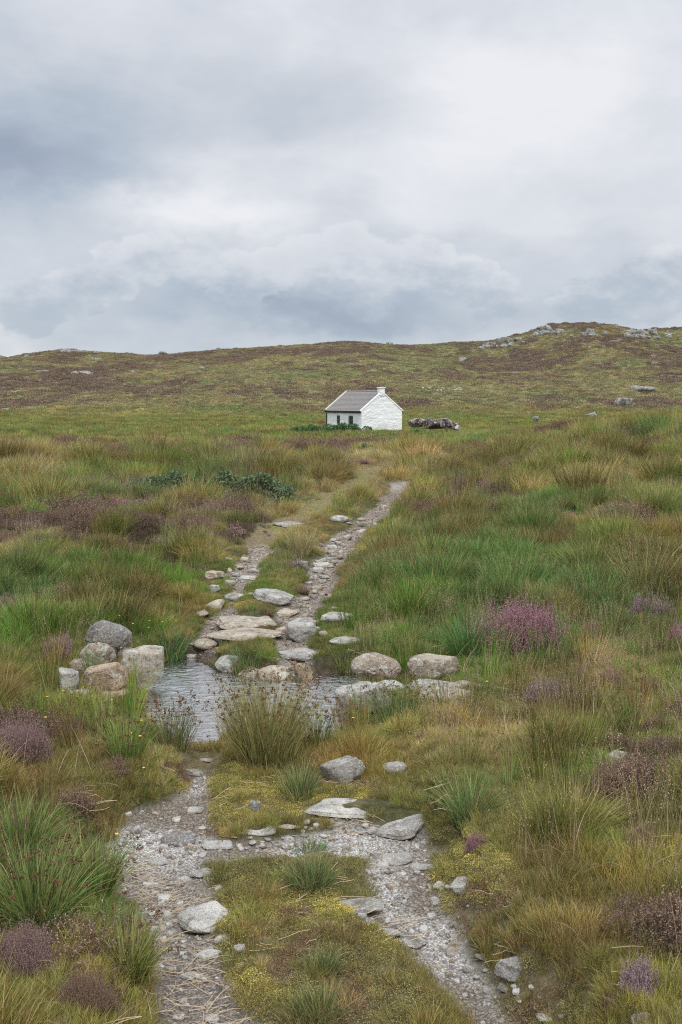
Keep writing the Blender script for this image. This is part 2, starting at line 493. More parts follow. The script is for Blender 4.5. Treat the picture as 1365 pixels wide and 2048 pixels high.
def rock_mat(name, source='object', scale=1.0):
    """weathered granite: speckle, stains, pale lichen scabs and a little moss; the lichen follows the object's alpha"""
    m, w, out = new_mat(name)
    oi = w.node('ShaderNodeObjectInfo')
    if source == 'object': base, lich = oi.outputs['Color'], oi.outputs['Alpha']
    else:
        a = w.node('ShaderNodeAttribute'); a.attribute_type = 'INSTANCER'; a.attribute_name = 'tint'; base, lich = a.outputs['Color'], 0.35
    geo = w.node('ShaderNodeNewGeometry')
    co = w.vm('ADD', w.vm('SCALE', geo.outputs['Position'], sc=scale), w.vm('SCALE', (3.1, 7.7, 1.3), sc=w.m('MULTIPLY', oi.outputs['Random'], 9.0)))
    big = w.noise(co, 5.0, 5, 0.6, 0.5)
    c = w.mix(w.ss(big, 0.3, 0.7), w.vm('MULTIPLY', base, (0.66, 0.63, 0.60)), w.vm('MULTIPLY', base, (1.22, 1.2, 1.16)))
    sp = w.noise(co, 150.0, 2, 0.5)
    c = w.mix(w.m('MULTIPLY', w.ss(sp, 0.56, 0.64), 0.6), c, (0.08, 0.075, 0.07))
    sp2 = w.noise(w.vm('ADD', co, (4, 4, 4)), 95.0, 2, 0.5)
    c = w.mix(w.m('MULTIPLY', w.ss(sp2, 0.57, 0.63), 0.5), c, (0.62, 0.60, 0.56))
    st = w.noise(w.vm('ADD', co, (9, 2, 5)), 9.0, 6, 0.7, 0.6)
    c = w.mix(w.m('MULTIPLY', w.ss(st, 0.50, 0.66), 0.75), c, (0.13, 0.10, 0.07))
    li = w.noise(w.vm('ADD', co, (1, 8, 3)), 14.0, 4, 0.62, 0.8)
    lm = w.ss(w.m('MULTIPLY_ADD', lich, 0.25, li), 0.66, 0.71)
    c = w.mix(w.m('MULTIPLY', lm, 0.7), c, (0.50, 0.50, 0.45))
    nz = w.sep(geo.outputs['Normal'])[2]
    mo = w.noise(w.vm('ADD', co, (6, 1, 7)), 11.0, 5, 0.6)
    c = w.mix(w.m('MULTIPLY', w.ss(mo, 0.64, 0.70), w.ss(nz, 0.1, 0.6)), c, (0.12, 0.12, 0.035))
    nb = w.bump(w.noise(co, 22.0, 7, 0.68), 0.75, 0.03)
    nb = w.bump(w.noise(co, 130.0, 3, 0.6), 0.6, 0.006, nb)
    principled(w, out, c, 0.88, nb, 0.25)
    return m


M_BLADE = blade_mat('grass_blade', 'instancer')
M_BLADE_O = blade_mat('tussock_blade', 'object')
M_LEAF = attr_mat('small_leaf', 'instancer')
M_LEAF_O = attr_mat('bush_leaf', 'object')
M_MOSS = attr_mat('moss', 'instancer', 0.95, 0.2, 0.55, 1.45)
M_ROCK = rock_mat('granite')
M_ROCKFAR = rock_mat('granite_outcrop', scale=0.16)
M_PEBBLE = rock_mat('gravel_stone', 'instancer', 3.0)
M_SEED = simple_mat('rush_seed_head', (0.13, 0.065, 0.035), 0.9, 0.5, 60, 0.2)
M_STALK = simple_mat('dry_stalk', (0.40, 0.31, 0.20), 0.7, 0.4, 3, 0.2)
M_TWIG = simple_mat('heather_twig', (0.10, 0.075, 0.055), 0.9, 0.4, 20, 0.2)


# ------------------------------------------------------------------ ground
def colour_fields(x, y):
    """weights of the kinds of plant cover over the moor, and how lush each place is"""
    r = np.hypot(x, y)
    big = fbm(x / 9, y / 14, 21, 4); mid = fbm(x / 2.6, y / 3.2, 22, 4); sml = fbm(x / 0.7, y / 0.8, 23, 3)
    hz = sm(y, 145, 185)
    hill_b = fbm(x / 26 + 3, y / 42, 24, 5, 0.6); hill_s = fbm(x / 7, y / 12, 25, 4, 0.6)
    # near
    heath = 0.26 + 0.55 * mid + 0.25 * big + 0.55 * fbm(x / 0.85, y / 1.1, 35, 2)
    lush = 0.5 + 0.6 * fbm(x / 4, y / 5, 26, 3) + 0.6 * sml
    straw = 0.35 + 0.6 * fbm(x / 3, y / 3.5, 27, 4) + 0.7 * fbm(x / 0.6, y / 0.7, 36, 2)
    mt_ = (1 - sm(y, 6.6, 7.2)) * (1 - sm(np.abs(x - 0.05 * y - 0.0), 0.75, 1.1))
    heath = heath - 0.9 * mt_; lush = lush - 0.1 * mt_
    for (cx, cy, rx, ry, cl, am) in ZONES_W:
        q = np.exp(-((x - cx) / rx) ** 2 - ((y - cy) / ry) ** 2)
        if cl == 'h': heath = heath + am * q
        elif cl == 'l': lush = lush + am * q
        else: straw = straw + am * q
    # the wet meadow before the cottage
    md = sm(y, 44, 60) * (1 - hz) * (1 - sm(x, 14, 30))
    heath = heath * (1 - md) - 0.3 * md; straw = straw * (1 - md) + md * (0.42 + 0.5 * mid); lush = lush * (1 - md) + md * (0.55 + 0.4 * big)
    # the hillside
    heath = heath * (1 - hz) + hz * (0.46 + 0.80 * hill_b + 0.75 * hill_s + 0.45 * fbm(x / 3.5, y / 9, 37, 3) + 0.10 * sm(-x, -20, 60) + 0.35 * sm(x, 55, 80) * sm(y, 340, 365))
    lush = lush * (1 - hz) + hz * (0.40 + 0.8 * fbm(x / 18 - 5, y / 24, 28, 4) - 0.9 * np.maximum(hill_b, 0))
    straw = straw * (1 - hz) + hz * (0.50 + 0.7 * fbm(x / 22, y / 20, 29, 4))
    return heath, lush, straw, hz


ZONES = [  # photo x, y, half width, half height, kind, amount
    (200, 905, 330, 18, 'h', .45), (560, 900, 140, 14, 'h', .4), (150, 1010, 260, 60, 'h', .42), (420, 1060, 140, 60, 'h', .38), (960, 960, 70, 45, 'h', .7),
    (920, 1005, 70, 25, 'h', .9), (1250, 880, 130, 14, 'h', .5), (60, 1500, 110, 90, 'h', .35), (40, 1950, 110, 90, 'h', .4), (1260, 1500, 120, 60, 'h', .35),
    (1230, 1640, 120, 50, 'h', .45), (1320, 1960, 90, 80, 'h', .6), (300, 1130, 120, 30, 'h', .2), (1130, 1340, 140, 60, 'h', .15), (1150, 1780, 120, 60, 'h', .1), (1200, 1560, 150, 50, 'l', .3), (1150, 1740, 120, 50, 'l', .35), (1250, 1300, 100, 60, 'l', .3),
    (900, 1120, 180, 80, 'h', -.9), (1200, 1130, 200, 80, 'h', -.9), (200, 1180, 240, 60, 'h', -.8), (1200, 950, 220, 50, 'h', -.8), (780, 960, 80, 40, 'h', -.5),
    (200, 1410, 140, 70, 'h', -.6), (850, 1250, 120, 90, 'h', -.8), (120, 1750, 110, 100, 'h', -.4), (700, 1130, 90, 100, 'h', -.7),
    (200, 1190, 240, 70, 'l', .55), (950, 1200, 200, 120, 'l', .6), (1000, 1100, 160, 60, 'l', .35), (120, 1420, 160, 70, 'l', .45), (110, 1740, 130, 110, 'l', .55),
    (1250, 1640, 130, 60, 'l', .3), (880, 1270, 90, 60, 'l', .5), (1240, 1010, 150, 20, 'l', .5), (920, 1580, 90, 60, 'l', .25), (760, 1440, 110, 60, 'l', .2),
    (780, 950, 90, 50, 'l', -.5), (620, 1030, 120, 60, 'l', -.5), (1150, 930, 250, 50, 'l', -.2), (1000, 1530, 180, 60, 'l', -.35), (1100, 1900, 160, 60, 'l', -.15),
    (780, 945, 90, 45, 's', .6), (640, 1010, 120, 50, 's', .6), (1150, 950, 260, 50, 's', .40), (590, 1100, 60, 60, 's', .45), (980, 1540, 140, 60, 's', .4),
    (300, 1530, 110, 60, 's', .3), (1060, 1880, 110, 60, 's', .4), (1330, 1120, 60, 60, 's', .5), (300, 1400, 80, 80, 's', .3), (60, 930, 90, 20, 's', .7), (820, 905, 160, 14, 's', .5),
    (900, 1120, 160, 90, 's', -.3), (150, 1190, 220, 60, 's', -.35), (90, 1790, 200, 140, 's', -.5), (90, 1780, 180, 120, 'l', .3), (700, 1950, 200, 90, 's', .2)]
ZONES_W = []
for zx, zy, zrx, zry, cl, am in ZONES:
    a, b, c = hit(zx, zy, H0), hit(zx, min(zy + zry, 2040), H0), hit(zx, max(zy - zry, 868), H0)
    ZONES_W.append((a[0], a[1], zrx * math.hypot(a[0], a[1]) / FPX, max(abs(c[1] - b[1]) / 2, 0.3), cl, am))

C_LUSH, C_LUSH2 = np.array((0.125, 0.235, 0.034)), np.array((0.120, 0.230, 0.060))
C_OLIVE, C_STRAW, C_RUSS = np.array((0.260, 0.240, 0.060)), np.array((0.55, 0.42, 0.190)), np.array((0.33, 0.195, 0.080))
C_HDARK, C_HBRN, C_HPINK = np.array((0.060, 0.080, 0.032)), np.array((0.150, 0.100, 0.075)), np.array((0.34, 0.165, 0.215))


def grass_tint(x, y, n=None):
    heath, lush, straw, hz = colour_fields(x, y)
    n = rng.random(len(x)) if n is None else n
    lw = sm(lush + 0.35 * (n - .5), 0.25, 0.85)[:, None]
    bl = sm(fbm(x / 2.2, y / 2.6, 31, 3), -0.1, 0.35)[:, None]
    c = C_OLIVE * (1 - lw) + (C_LUSH * (1 - bl) + C_LUSH2 * bl) * lw
    swt = sm(straw + 0.8 * (rng.random(len(x)) - .5), 0.5, 1.15)[:, None] * 0.7
    c = c * (1 - swt) + C_STRAW * swt
    ru = sm(fbm(x / 0.9, y / 1.0, 33, 3) + 0.5 * (rng.random(len(x)) - .5), 0.12, 0.5)[:, None] * 0.65
    c = c * (1 - ru) + C_RUSS * ru
    k1, k2, kd, ka = cells(x, y, cell_size(y))
    c = c * (0.62 + 0.76 * k1 * (1 - 0.3 * hz) + 0.1 * hz)[:, None]
    c = c * (1 + np.stack([0.16 * (k2 - .55), 0.04 * k2, -0.05 * (k2 - .5)], 1))
    hz = hz[:, None]
    c = c * (1 - hz) + hz * (c * 0.35 + 0.66 * np.array((0.33, 0.285, 0.180)))
    return c * rng.uniform(0.7, 1.3, (len(x), 1)) * (1 + rng.normal(0, 0.07, (len(x), 3)))


def cell_size(y): return 0.34 + 0.022 * np.maximum(y - 3, 0) + 0.0 * y


def cells(x, y, size):
    """the tussock each plant belongs to: two random numbers of the tussock, distance from its centre, bearing"""
    size = np.round(np.log(size / 0.3) / 0.35); s = 0.3 * np.exp(size * 0.35)
    u, v = x / s, y / s; iu, iv = np.floor(u).astype(np.int64), np.floor(v).astype(np.int64)
    best = np.full(len(x), 9e9); r1 = np.zeros(len(x)); r2 = np.zeros(len(x)); bx = np.zeros(len(x)); by = np.zeros(len(x))
    so = size.astype(np.int64) * 37
    for i in (-1, 0, 1):
        for j in (-1, 0, 1):
            a, b = iu + i, iv + j
            hsh = _perm[(_perm[(a + so) & 1023] + b) & 1023]
            cx, cy = a + _vals[hsh], b + _vals[(hsh + 311) & 1023]
            d = (cx - u) ** 2 + (cy - v) ** 2; m = d < best
            best = np.where(m, d, best); r1 = np.where(m, _vals[(hsh + 77) & 1023], r1); r2 = np.where(m, _vals[(hsh + 555) & 1023], r2)
            bx = np.where(m, cx, bx); by = np.where(m, cy, by)
    return r1, r2, np.sqrt(best), np.arctan2(v - by, u - bx)


def make_ground():
    fine = np.radians(np.arange(-29, 29.001, 0.155)); side = np.radians(np.concatenate([np.arange(30.5, 60, 2), np.arange(60, 181, 5)]))
    th = np.concatenate([-side[::-1][1:], fine, side])
    nt = len(th)
    r = [0.0, 0.6, 1.1, 1.6, 2.1, 2.5]
    while r[-1] < 45: r.append(r[-1] * 1.0058)
    while r[-1] < 1000: r.append(r[-1] * 1.0085)
    r = np.array(r)
    RR, TT = np.meshgrid(r[1:], th, indexing='ij')
    X, Y = RR * np.sin(TT), RR * np.cos(TT)
    x, y = X.ravel(), Y.ravel()
    z = H(x, y)
    g, t, p = masks(x, y)
    heath, lush, straw, hz = colour_fields(x, y)
    # cover colour under and between the plants
    lw = sm(lush, 0.25, 0.9)[:, None]; swt = sm(straw, 0.45, 1.1)[:, None] * 0.7
    c = np.array((0.175, 0.170, 0.075)) * (1 - lw) + np.array((0.115, 0.160, 0.060)) * lw
    c = c * (1 - swt) + np.array((0.33, 0.27, 0.15)) * swt
    hw = sm(heath, 0.5, 0.95)[:, None]
    c = c * (1 - hw) + (np.array((0.075, 0.062, 0.042)) * (1 - hz[:, None]) + np.array((0.20, 0.155, 0.115)) * hz[:, None]) * hw
    c = c * (0.55 + 0.55 * sm(y, 40, 190))[:, None]  # darkens the nearer peat and turf, painting in shade between tufts
    tw = (1 - sm(t, -0.05, 0.22))[:, None]
    mo = sm(fbm(x * 2.2, y * 2.2, 41, 4), -0.25, 0.35)[:, None]
    c = c * (1 - tw) + tw * (np.array((0.24, 0.185, 0.115)) * (1 - mo) + np.array((0.23, 0.20, 0.085)) * mo)
    gw = (1 - sm(g, -0.07, 0.05))[:, None]
    pk = sm(fbm(x * 2.0, y * 2.0, 43, 4), -0.25, 0.4)[:, None]
    dirt = (sm(y, 8.5, 9.5) * 0.6 + 0.75 * (1 - sm(y, 4.6, 5.0)) * (1 - sm(x, -0.5, 0.0)))[:, None]
    gc = np.array((0.60, 0.565, 0.525)) * pk + np.array((0.30, 0.25, 0.20)) * (1 - pk)
    gc = gc * (1 - dirt) + np.array((0.30, 0.25, 0.21)) * dirt
    c = c * (1 - gw) + gc * gw
    pw = (1 - sm(p, 0.0, 0.28))[:, None]
    c = c * (1 - pw) + np.array((0.11, 0.08, 0.055)) * pw
    fac = np.stack([gw[:, 0], np.maximum(tw[:, 0], 0), hz], 1)
    nr = len(r) - 1
    idx = np.arange(nr * nt).reshape(nr, nt)
    a, b = idx[:-1, :-1], idx[:-1, 1:]; c_, d = idx[1:, 1:], idx[1:, :-1]
    F = np.stack([a, d, c_, b], -1)
    ring = r[1:]
    cut = int(np.searchsorted(ring, 158.0))
    m, w, out = new_mat('moor_ground')
    vc = w.node('ShaderNodeAttribute'); vc.attribute_name = 'cover'
    fa = w.node('ShaderNodeAttribute'); fa.attribute_name = 'kinds'
    gf, tf, hf = w.sep(fa.outputs['Vector'])
    pos = w.node('ShaderNodeNewGeometry').outputs['Position']
    n1 = w.noise(pos, 18, 6, 0.65); n2 = w.noise(pos, 70, 4, 0.6)
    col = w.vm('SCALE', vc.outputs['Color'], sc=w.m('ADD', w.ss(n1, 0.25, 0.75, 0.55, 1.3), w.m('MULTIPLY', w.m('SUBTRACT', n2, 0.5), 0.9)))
    # gravel grains
    vg = w.voro(pos, 95, 'F1', 'Color'); vd = w.voro(pos, 95)
    grain = w.sep(vg)[0]
    gcol = w.vm('SCALE', vc.outputs['Color'], sc=w.m('MULTIPLY', w.ss(grain, 0.0, 1.0, 0.66, 1.42), w.ss(vd, 0.25, 0.8, 1.1, 0.55)))
    col = w.mix(gf, col, gcol)
    # tufted hillside: relief and colour too fine for the sheet
    hp = w.vm('MULTIPLY', pos, (1, 0.7, 1)); hn = w.noise(hp, 0.55, 6, 0.72, 0.4)
    hcol = w.vm('SCALE', vc.outputs['Color'], sc=w.ss(hn, 0.3, 0.7, 0.75, 1.25))
    col = w.mix(hf, col, hcol)
    nb = w.bump(w.noise(pos, 30, 6, 0.7), 0.9, 0.04)
    nb = w.bump(w.noise(pos, 160, 4, 0.7), 0.8, 0.008, nb)
    nb = w.bump(w.m('MULTIPLY', w.m('SUBTRACT', 1.0, vd), gf), 0.8, 0.008, nb)
    nb = w.bump(w.m('MULTIPLY', hn, hf), 1.0, 0.9, nb)
    principled(w, out, col, 0.95, nb, 0.15)
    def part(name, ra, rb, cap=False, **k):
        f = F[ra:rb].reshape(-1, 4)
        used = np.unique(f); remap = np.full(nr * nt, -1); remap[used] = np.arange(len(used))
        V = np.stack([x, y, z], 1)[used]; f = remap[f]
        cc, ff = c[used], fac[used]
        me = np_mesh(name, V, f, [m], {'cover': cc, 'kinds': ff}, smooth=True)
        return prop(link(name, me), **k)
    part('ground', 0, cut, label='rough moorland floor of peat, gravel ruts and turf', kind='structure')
    part('hill', cut, nr - 1, label='long low moorland hill rising behind the white cottage', kind='structure')
    # small disc closing the sheet under the camera
    xs, ys = 0.62 * np.sin(np.radians(np.arange(0, 360, 15))), 0.62 * np.cos(np.radians(np.arange(0, 360, 15)))


make_ground()


def make_far_hill():
    xs = np.linspace(-900, -150, 90); ys = np.linspace(700, 1150, 40)
    X, Y = np.meshgrid(xs, ys)
    prof = CAM_Z + (800 - np.interp(X / 900 * FPX + 682.5, [-1300, -500, -100, 0, 45, 120, 300], [690, 660, 692, 705, 719, 745, 790])) / FPX * 900
    Z = prof * np.exp(-((Y - 900) / 150.0) ** 2) + 4 * fbm(X / 60, Y / 60, 51, 4) - 4
    idx = np.arange(X.size).reshape(X.shape)
    F = np.stack([idx[:-1, :-1], idx[:-1, 1:], idx[1:, 1:], idx[1:, :-1]], -1).reshape(-1, 4)
    m = simple_mat('far_heath', (0.135, 0.125, 0.085), 1.0, 0.4, 0.06, 0.6, 1.0)
    prop(link('distant_hill', np_mesh('distant_hill', np.stack([X.ravel(), Y.ravel(), Z.ravel()], 1), F, [m], smooth=True)),
         'farther hill shoulder showing at the left end of the skyline', kind='structure')


make_far_hill()


def make_water():
    P = np.array(POOL); c = P.mean(0)
    P = c + (P - c) * 1.22
    xs = np.linspace(P[:, 0].min(), P[:, 0].max(), 160); ys = np.linspace(P[:, 1].min(), P[:, 1].max(), 160)
    X, Y = np.meshgrid(xs, ys); x, y = X.ravel(), Y.ravel()
    z = ZW + 0.0045 * fbm(x * 9, y * 24, 61, 3)
    ins = (poly_sd(x, y, [tuple(p) for p in P]) < 0).reshape(X.shape)
    idx = np.arange(X.size).reshape(X.shape)
    ok = ins[:-1, :-1] & ins[:-1, 1:] & ins[1:, 1:] & ins[1:, :-1]
    F = np.stack([idx[:-1, :-1], idx[:-1, 1:], idx[1:, 1:], idx[1:, :-1]], -1)[ok]
    used = np.unique(F); rm = np.full(X.size, -1); rm[used] = np.arange(len(used))
    m, w, out = new_mat('peaty_water')
    pos = w.node('ShaderNodeNewGeometry').outputs['Position']
    st = w.vm('MULTIPLY', pos, (1.0, 2.6, 1.0))
    n = w.bump(w.noise(st, 9, 3, 0.6, 0.6), 0.8, 0.016)
    n = w.bump(w.noise(st, 22, 2, 0.5, 0.3), 0.7, 0.005, n)
    g = w.node('ShaderNodeBsdfGlossy'); g.inputs['Roughness'].default_value = 0.10; g.inputs['Color'].default_value = (0.95, 0.95, 0.95, 1); w.put(g.inputs['Normal'], n)
    rf = w.node('ShaderNodeBsdfTransparent'); rf.inputs[0].default_value = (0.36, 0.25, 0.14, 1)
    fr = w.node('ShaderNodeFresnel'); fr.inputs[0].default_value = 1.5; w.put(fr.inputs['Normal'], n)
    mx = w.node('ShaderNodeMixShader'); w.put(mx.inputs[0], w.m('MINIMUM', w.m('MULTIPLY_ADD', fr.outputs[0], 1.7, 0.34), 1.0))
    w.l.new(rf.outputs[0], mx.inputs[1]); w.l.new(g.outputs[0], mx.inputs[2]); w.l.new(mx.outputs[0], out.inputs[0])
    prop(link('water', np_mesh('water', np.stack([x, y, z], 1)[used], rm[F], [m], smooth=True)),
         'small rippled peaty pool crossing the track between boulders', kind='structure')


make_water()

# ------------------------------------------------------------------ stones
def ico(n):
    import bmesh
    bm = bmesh.new(); bmesh.ops.create_icosphere(bm, subdivisions=n, radius=1)
    V = np.array([v.co[:] for v in bm.verts]); F = np.array([[v.index for v in f.verts] for f in bm.faces])
    bm.free(); return V, F


ICO = {n: ico(n) for n in (2, 3, 4, 5, 6)}


def rock_shape(seed, kind='round', sub=5):
    """a rounded polytope: the unit ball cut by soft planes, then roughened"""
    g = np.random.default_rng(seed)
    V, F = ICO[sub]
    if kind == 'round': n, p, lo, hi = 9, 7, 0.80, 1.05
    elif kind == 'block': n, p, lo, hi = 8, 15, 0.55, 0.95
    elif kind == 'slab': n, p, lo, hi = 8, 14, 0.65, 1.0
    else: n, p, lo, hi = 12, 22, 0.45, 0.95       # jagged
    N = g.normal(size=(n, 3)); N /= np.linalg.norm(N, axis=1)[:, None]
    d = g.uniform(lo, hi, n)
    if kind in ('block', 'slab'):
        a = g.uniform(0, 1.57)
        ax = np.array([(math.cos(a), math.sin(a), .1), (-math.cos(a), -math.sin(a), .15), (-math.sin(a), math.cos(a), 0.1), (math.sin(a), -math.cos(a), .1), (0.08, -.05, 1)])
        ax /= np.linalg.norm(ax, axis=1)[:, None]
        N = np.concatenate([N, ax]); d = np.concatenate([d, [0.66, .66, .62, .62, .5 if kind == 'block' else .42]])
    q = np.maximum(V @ N.T, 0) / d
    r = (np.sum(q ** p, 1) + 1.0 ** p) ** (-1 / p)
    P = V * r[:, None]
    s = g.uniform(0, 50)
    r2 = 1 + 0.10 * fbm(P[:, 0] * 1.6 + s, P[:, 1] * 1.6, P[:, 2] * 1.6, 3) + 0.035 * fbm(P[:, 0] * 7 + s, P[:, 1] * 7, P[:, 2] * 7, 3)
    if kind == 'jag': r2 += 0.10 * np.abs(fbm(P[:, 0] * 4 + s, P[:, 1] * 4, P[:, 2] * 4, 3))
    P = P * r2[:, None]
    lo_, hi_ = P.min(0), P.max(0)
    return (P - (lo_ + hi_) / 2) / (hi_ - lo_), F   # fits a unit cube


STONE_DISKS = []
WHITE, GREY, DGREY, TAN, BROWN, ORANGE = (0.46, 0.45, 0.42), (0.36, 0.35, 0.33), (0.215, 0.21, 0.205), (0.40, 0.345, 0.27), (0.29, 0.235, 0.18), (0.38, 0.28, 0.19)


def stone(name, cx, by, wp, hp, col, kind, label, lich=0.3, deep=0.75, yaw=None, tilt=(0, 0), sub=5, group=None, cat=None, sink=0.22, lift=-0.004, mat=None, hmin=0.03):
    """one stone seen at photo x = cx with its foot at photo y = by, wp x hp photo pixels large"""
    if kind == 'slab' and lift < 0: lift = 0.001
    h = hit(cx, by)
    while h is None: by += 1; h = hit(cx, by)
    D = math.hypot(h[0], h[1]); s = D / FPX
    w = wp * s; dp = w * deep
    el = math.atan2(CAM_Z - h[2], D)
    hv = hp * s
    if kind == 'slab':
        w *= 1.2; dp = min(0.95 * hv / math.sin(max(el, 0.05)), 1.0 * w)
    ht = max((hv - dp * math.sin(el) * 0.8) / math.cos(el), 0.30 * hv, hmin * w)
    seed = int(cx * 13 + by * 7)
    P, F = rock_shape(seed, kind, sub)
    g = np.random.default_rng(seed)
    full = ht * (1 + sink)
    a = g.uniform(-0.25, 0.25) if yaw is None else yaw
    P = P * np.array((w, dp, full))
    c, sn = math.cos(a), math.sin(a)
    P[:, :2] = P[:, :2] @ np.array([[c, sn], [-sn, c]])
    tx, ty = math.radians(tilt[0]), math.radians(tilt[1])   # tilt about the depth axis, then about x
    X, Z = P[:, 0].copy(), P[:, 2].copy()
    P[:, 0], P[:, 2] = X * math.cos(tx) + Z * math.sin(tx), -X * math.sin(tx) + Z * math.cos(tx)
    Y, Z = P[:, 1].copy(), P[:, 2].copy()
    P[:, 1], P[:, 2] = Y * math.cos(ty) - Z * math.sin(ty), Y * math.sin(ty) + Z * math.cos(ty)
    dirv = np.array((h[0], h[1])) / D
    o = link(name, np_mesh(name, P, F, [mat or M_ROCK], smooth=True))
    cc = (h[0] + dirv[0] * dp * 0.42, h[1] + dirv[1] * dp * 0.42)
    o.location = (cc[0], cc[1], max(h[2], ZW - 0.06) + full / 2 - ht * sink + lift)
    o.color = (*col, lich)
    prop(o, label, cat or ('boulder' if wp > 75 and hp > 35 else 'stone'), group)
    STONE_DISKS.append((cc[0], cc[1], w * 0.5, dp * 0.5))
    return o


# left heap beside the pool
stone('boulder', 219, 1318, 92, 70, DGREY, 'round', 'smooth dark grey boulder on top of the heap left of the pool', 0.1, 0.8, sub=6, lift=0.06, tilt=(6, 0))
stone('boulder', 196, 1340, 72, 54, BROWN, 'round', 'round mottled boulder with pale lichen rings under the dark smooth boulder', 0.75, 0.8, sub=6, lift=0.02)
stone('boulder', 247, 1318, 50, 28, DGREY, 'round', 'half hidden grey stone wedged behind the big squared boulder left of the pool', 0.2)
stone('boulder', 284, 1378, 98, 92, TAN, 'block', 'big pale squared boulder at the left edge of the pool', 0.6, 0.7, sub=6, yaw=0.35, tilt=(5, 0))
stone('boulder', 213, 1386, 92, 62, ORANGE, 'block', 'rusty brown wedge shaped boulder in front of the heap left of the pool', 0.35, 0.6, sub=6, tilt=(-14, 0))
stone('boulder', 164, 1354, 56, 40, BROWN, 'round', 'dull brown round boulder between the heather and the rusty wedge boulder', 0.2)
stone('boulder', 137, 1388, 46, 54, WHITE, 'block', 'small whitish boulder at the left end of the heap by the pool', 0.4, 0.8)
stone('boulder', 226, 1398, 62, 22, ORANGE, 'slab', 'low orange flat stone in the grass under the rusty wedge boulder', 0.1)
stone('boulder', 160, 1398, 40, 20, GREY, 'slab', 'small grey stone sunk in grass below the whitish boulder', 0.3)
# right group
stone('boulder', 752, 1366, 108, 60, BROWN, 'round', 'brown round boulder with a dark overhanging underside right of the pool', 0.45, 0.7, sub=6, tilt=(5, 0), lift=0.02)
stone('boulder', 868, 1362, 114, 58, TAN, 'block', 'tan squared boulder with a pale flat top right of the pool', 0.35, 0.6, sub=6, yaw=0.1)
stone('boulder', 728, 1446, 124, 88, GREY, 'block', 'large pale grey boulder sloping into the near right side of the pool', 0.5, 0.7, sub=6, tilt=(-16, 4))
stone('boulder', 778, 1390, 64, 34, GREY, 'round', 'grey boulder with a white lichen patch between the brown boulder and the large sloping one', 0.95, 0.8)
stone('boulder', 862, 1388, 92, 28, GREY, 'slab', 'long flat grey boulder lying under the tan squared boulder', 0.4, 0.7, sub=6)
stone('boulder', 892, 1406, 96, 34, TAN, 'slab', 'low pale slab lying nearest the camera below the tan squared boulder', 0.5, 0.7, sub=6)
stone('boulder', 926, 1378, 40, 20, BROWN, 'round', 'small brown stone at the right foot of the tan squared boulder', 0.3)
stone('boulder', 952, 1380, 30, 15, GREY, 'round', 'smallest grey stone at the right end of the boulders right of the pool', 0.3)
stone('boulder', 684, 1430, 34, 24, BROWN, 'jag', 'small brown wet stone at the waterline below the large sloping boulder', 0.1)
# far side of the pool
stone('boulder', 461, 1350, 64, 42, GREY, 'round', 'rounded cracked grey boulder on the far bank of the pool', 0.4, 0.8, sub=6)
stone('boulder', 500, 1360, 48, 28, TAN, 'jag', 'small knobbly tan stone beside the cracked grey boulder at the water', 0.3)
stone('boulder', 552, 1366, 76, 40, TAN, 'round', 'domed pale boulder half in the water on the far side of the pool', 0.5, 0.7, sub=6)
stone('boulder', 608, 1362, 46, 38, ORANGE, 'jag', 'broken orange edged stone beside the domed pale boulder', 0.15, 0.6, tilt=(18, 0))
stone('boulder', 412, 1346, 30, 15, GREY, 'round', 'little grey stone standing in the water at the head of the pool', 0.3)
stone('boulder', 386, 1322, 44, 14, BROWN, 'slab', 'wet brown ledge stone at the head of the pool', 0.1, tilt=(8, 0))
stone('boulder', 412, 1308, 52, 26, TAN, 'round', 'flat topped tan stone in the muddy left track above the pool', 0.2)
stone('boulder', 384, 1320, 28, 15, WHITE, 'slab', 'small pale stone between the wet ledge and the left track', 0.2)
stone('boulder', 397, 1292, 34, 12, TAN, 'slab', 'thin pale stone at the grass edge of the left track above the pool', 0.2)
stone('boulder', 655, 1372, 50, 16, BROWN, 'slab', 'shallow brown shelf stone at the water left of the overhanging boulder', 0.1)
stone('boulder', 450, 1358, 30, 14, DGREY, 'round', 'dark wet stone at the waterline under the cracked grey boulder', 0.1)
# slabs across the track above the pool
stone('boulder', 494, 1260, 106, 30, TAN, 'slab', 'long arched stone with a moss tuft before it across the track', 0.3, 0.35, sub=6, yaw=0.05)
stone('boulder', 492, 1284, 136, 28, TAN, 'slab', 'longest pale ledge stone crossing between both tracks above the pool', 0.3, 0.35, sub=6, yaw=-0.05)
stone('boulder', 604, 1284, 62, 50, GREY, 'slab', 'big sloping grey slab in the middle of the right track above the pool', 0.35, 1.1, sub=6, yaw=0.5, tilt=(-8, 6))
stone('boulder', 674, 1250, 56, 28, WHITE, 'slab', 'pale angular slab on the right edge of the track above the pool', 0.3, 0.6)
stone('boulder', 690, 1293, 66, 24, GREY, 'round', 'grey rounded stone half under grass right of the sloping slab', 0.4)
stone('boulder', 600, 1326, 74, 32, GREY, 'slab', 'flat grey bedrock step in the track just above the pool', 0.2, 1.0, sub=6)
stone('boulder', 570, 1236, 52, 20, TAN, 'slab', 'low tan stone left of the stony right track', 0.3)
stone('boulder', 471, 1203, 48, 20, GREY, 'round', 'oval pale grey stone in the turf between the two tracks', 0.5)
stone('boulder', 548, 1208, 66, 30, GREY, 'slab', 'slanting grey stone on the turf hump between the two tracks', 0.3, 0.5, tilt=(10, 0), yaw=-0.4)
stone('boulder', 430, 1160, 42, 20, ORANGE, 'block', 'orange and white stone at the left edge of the left track', 0.6)
stone('boulder', 429, 1186, 22, 18, GREY, 'block', 'narrow upright grey stone below the orange and white stone', 0.3)
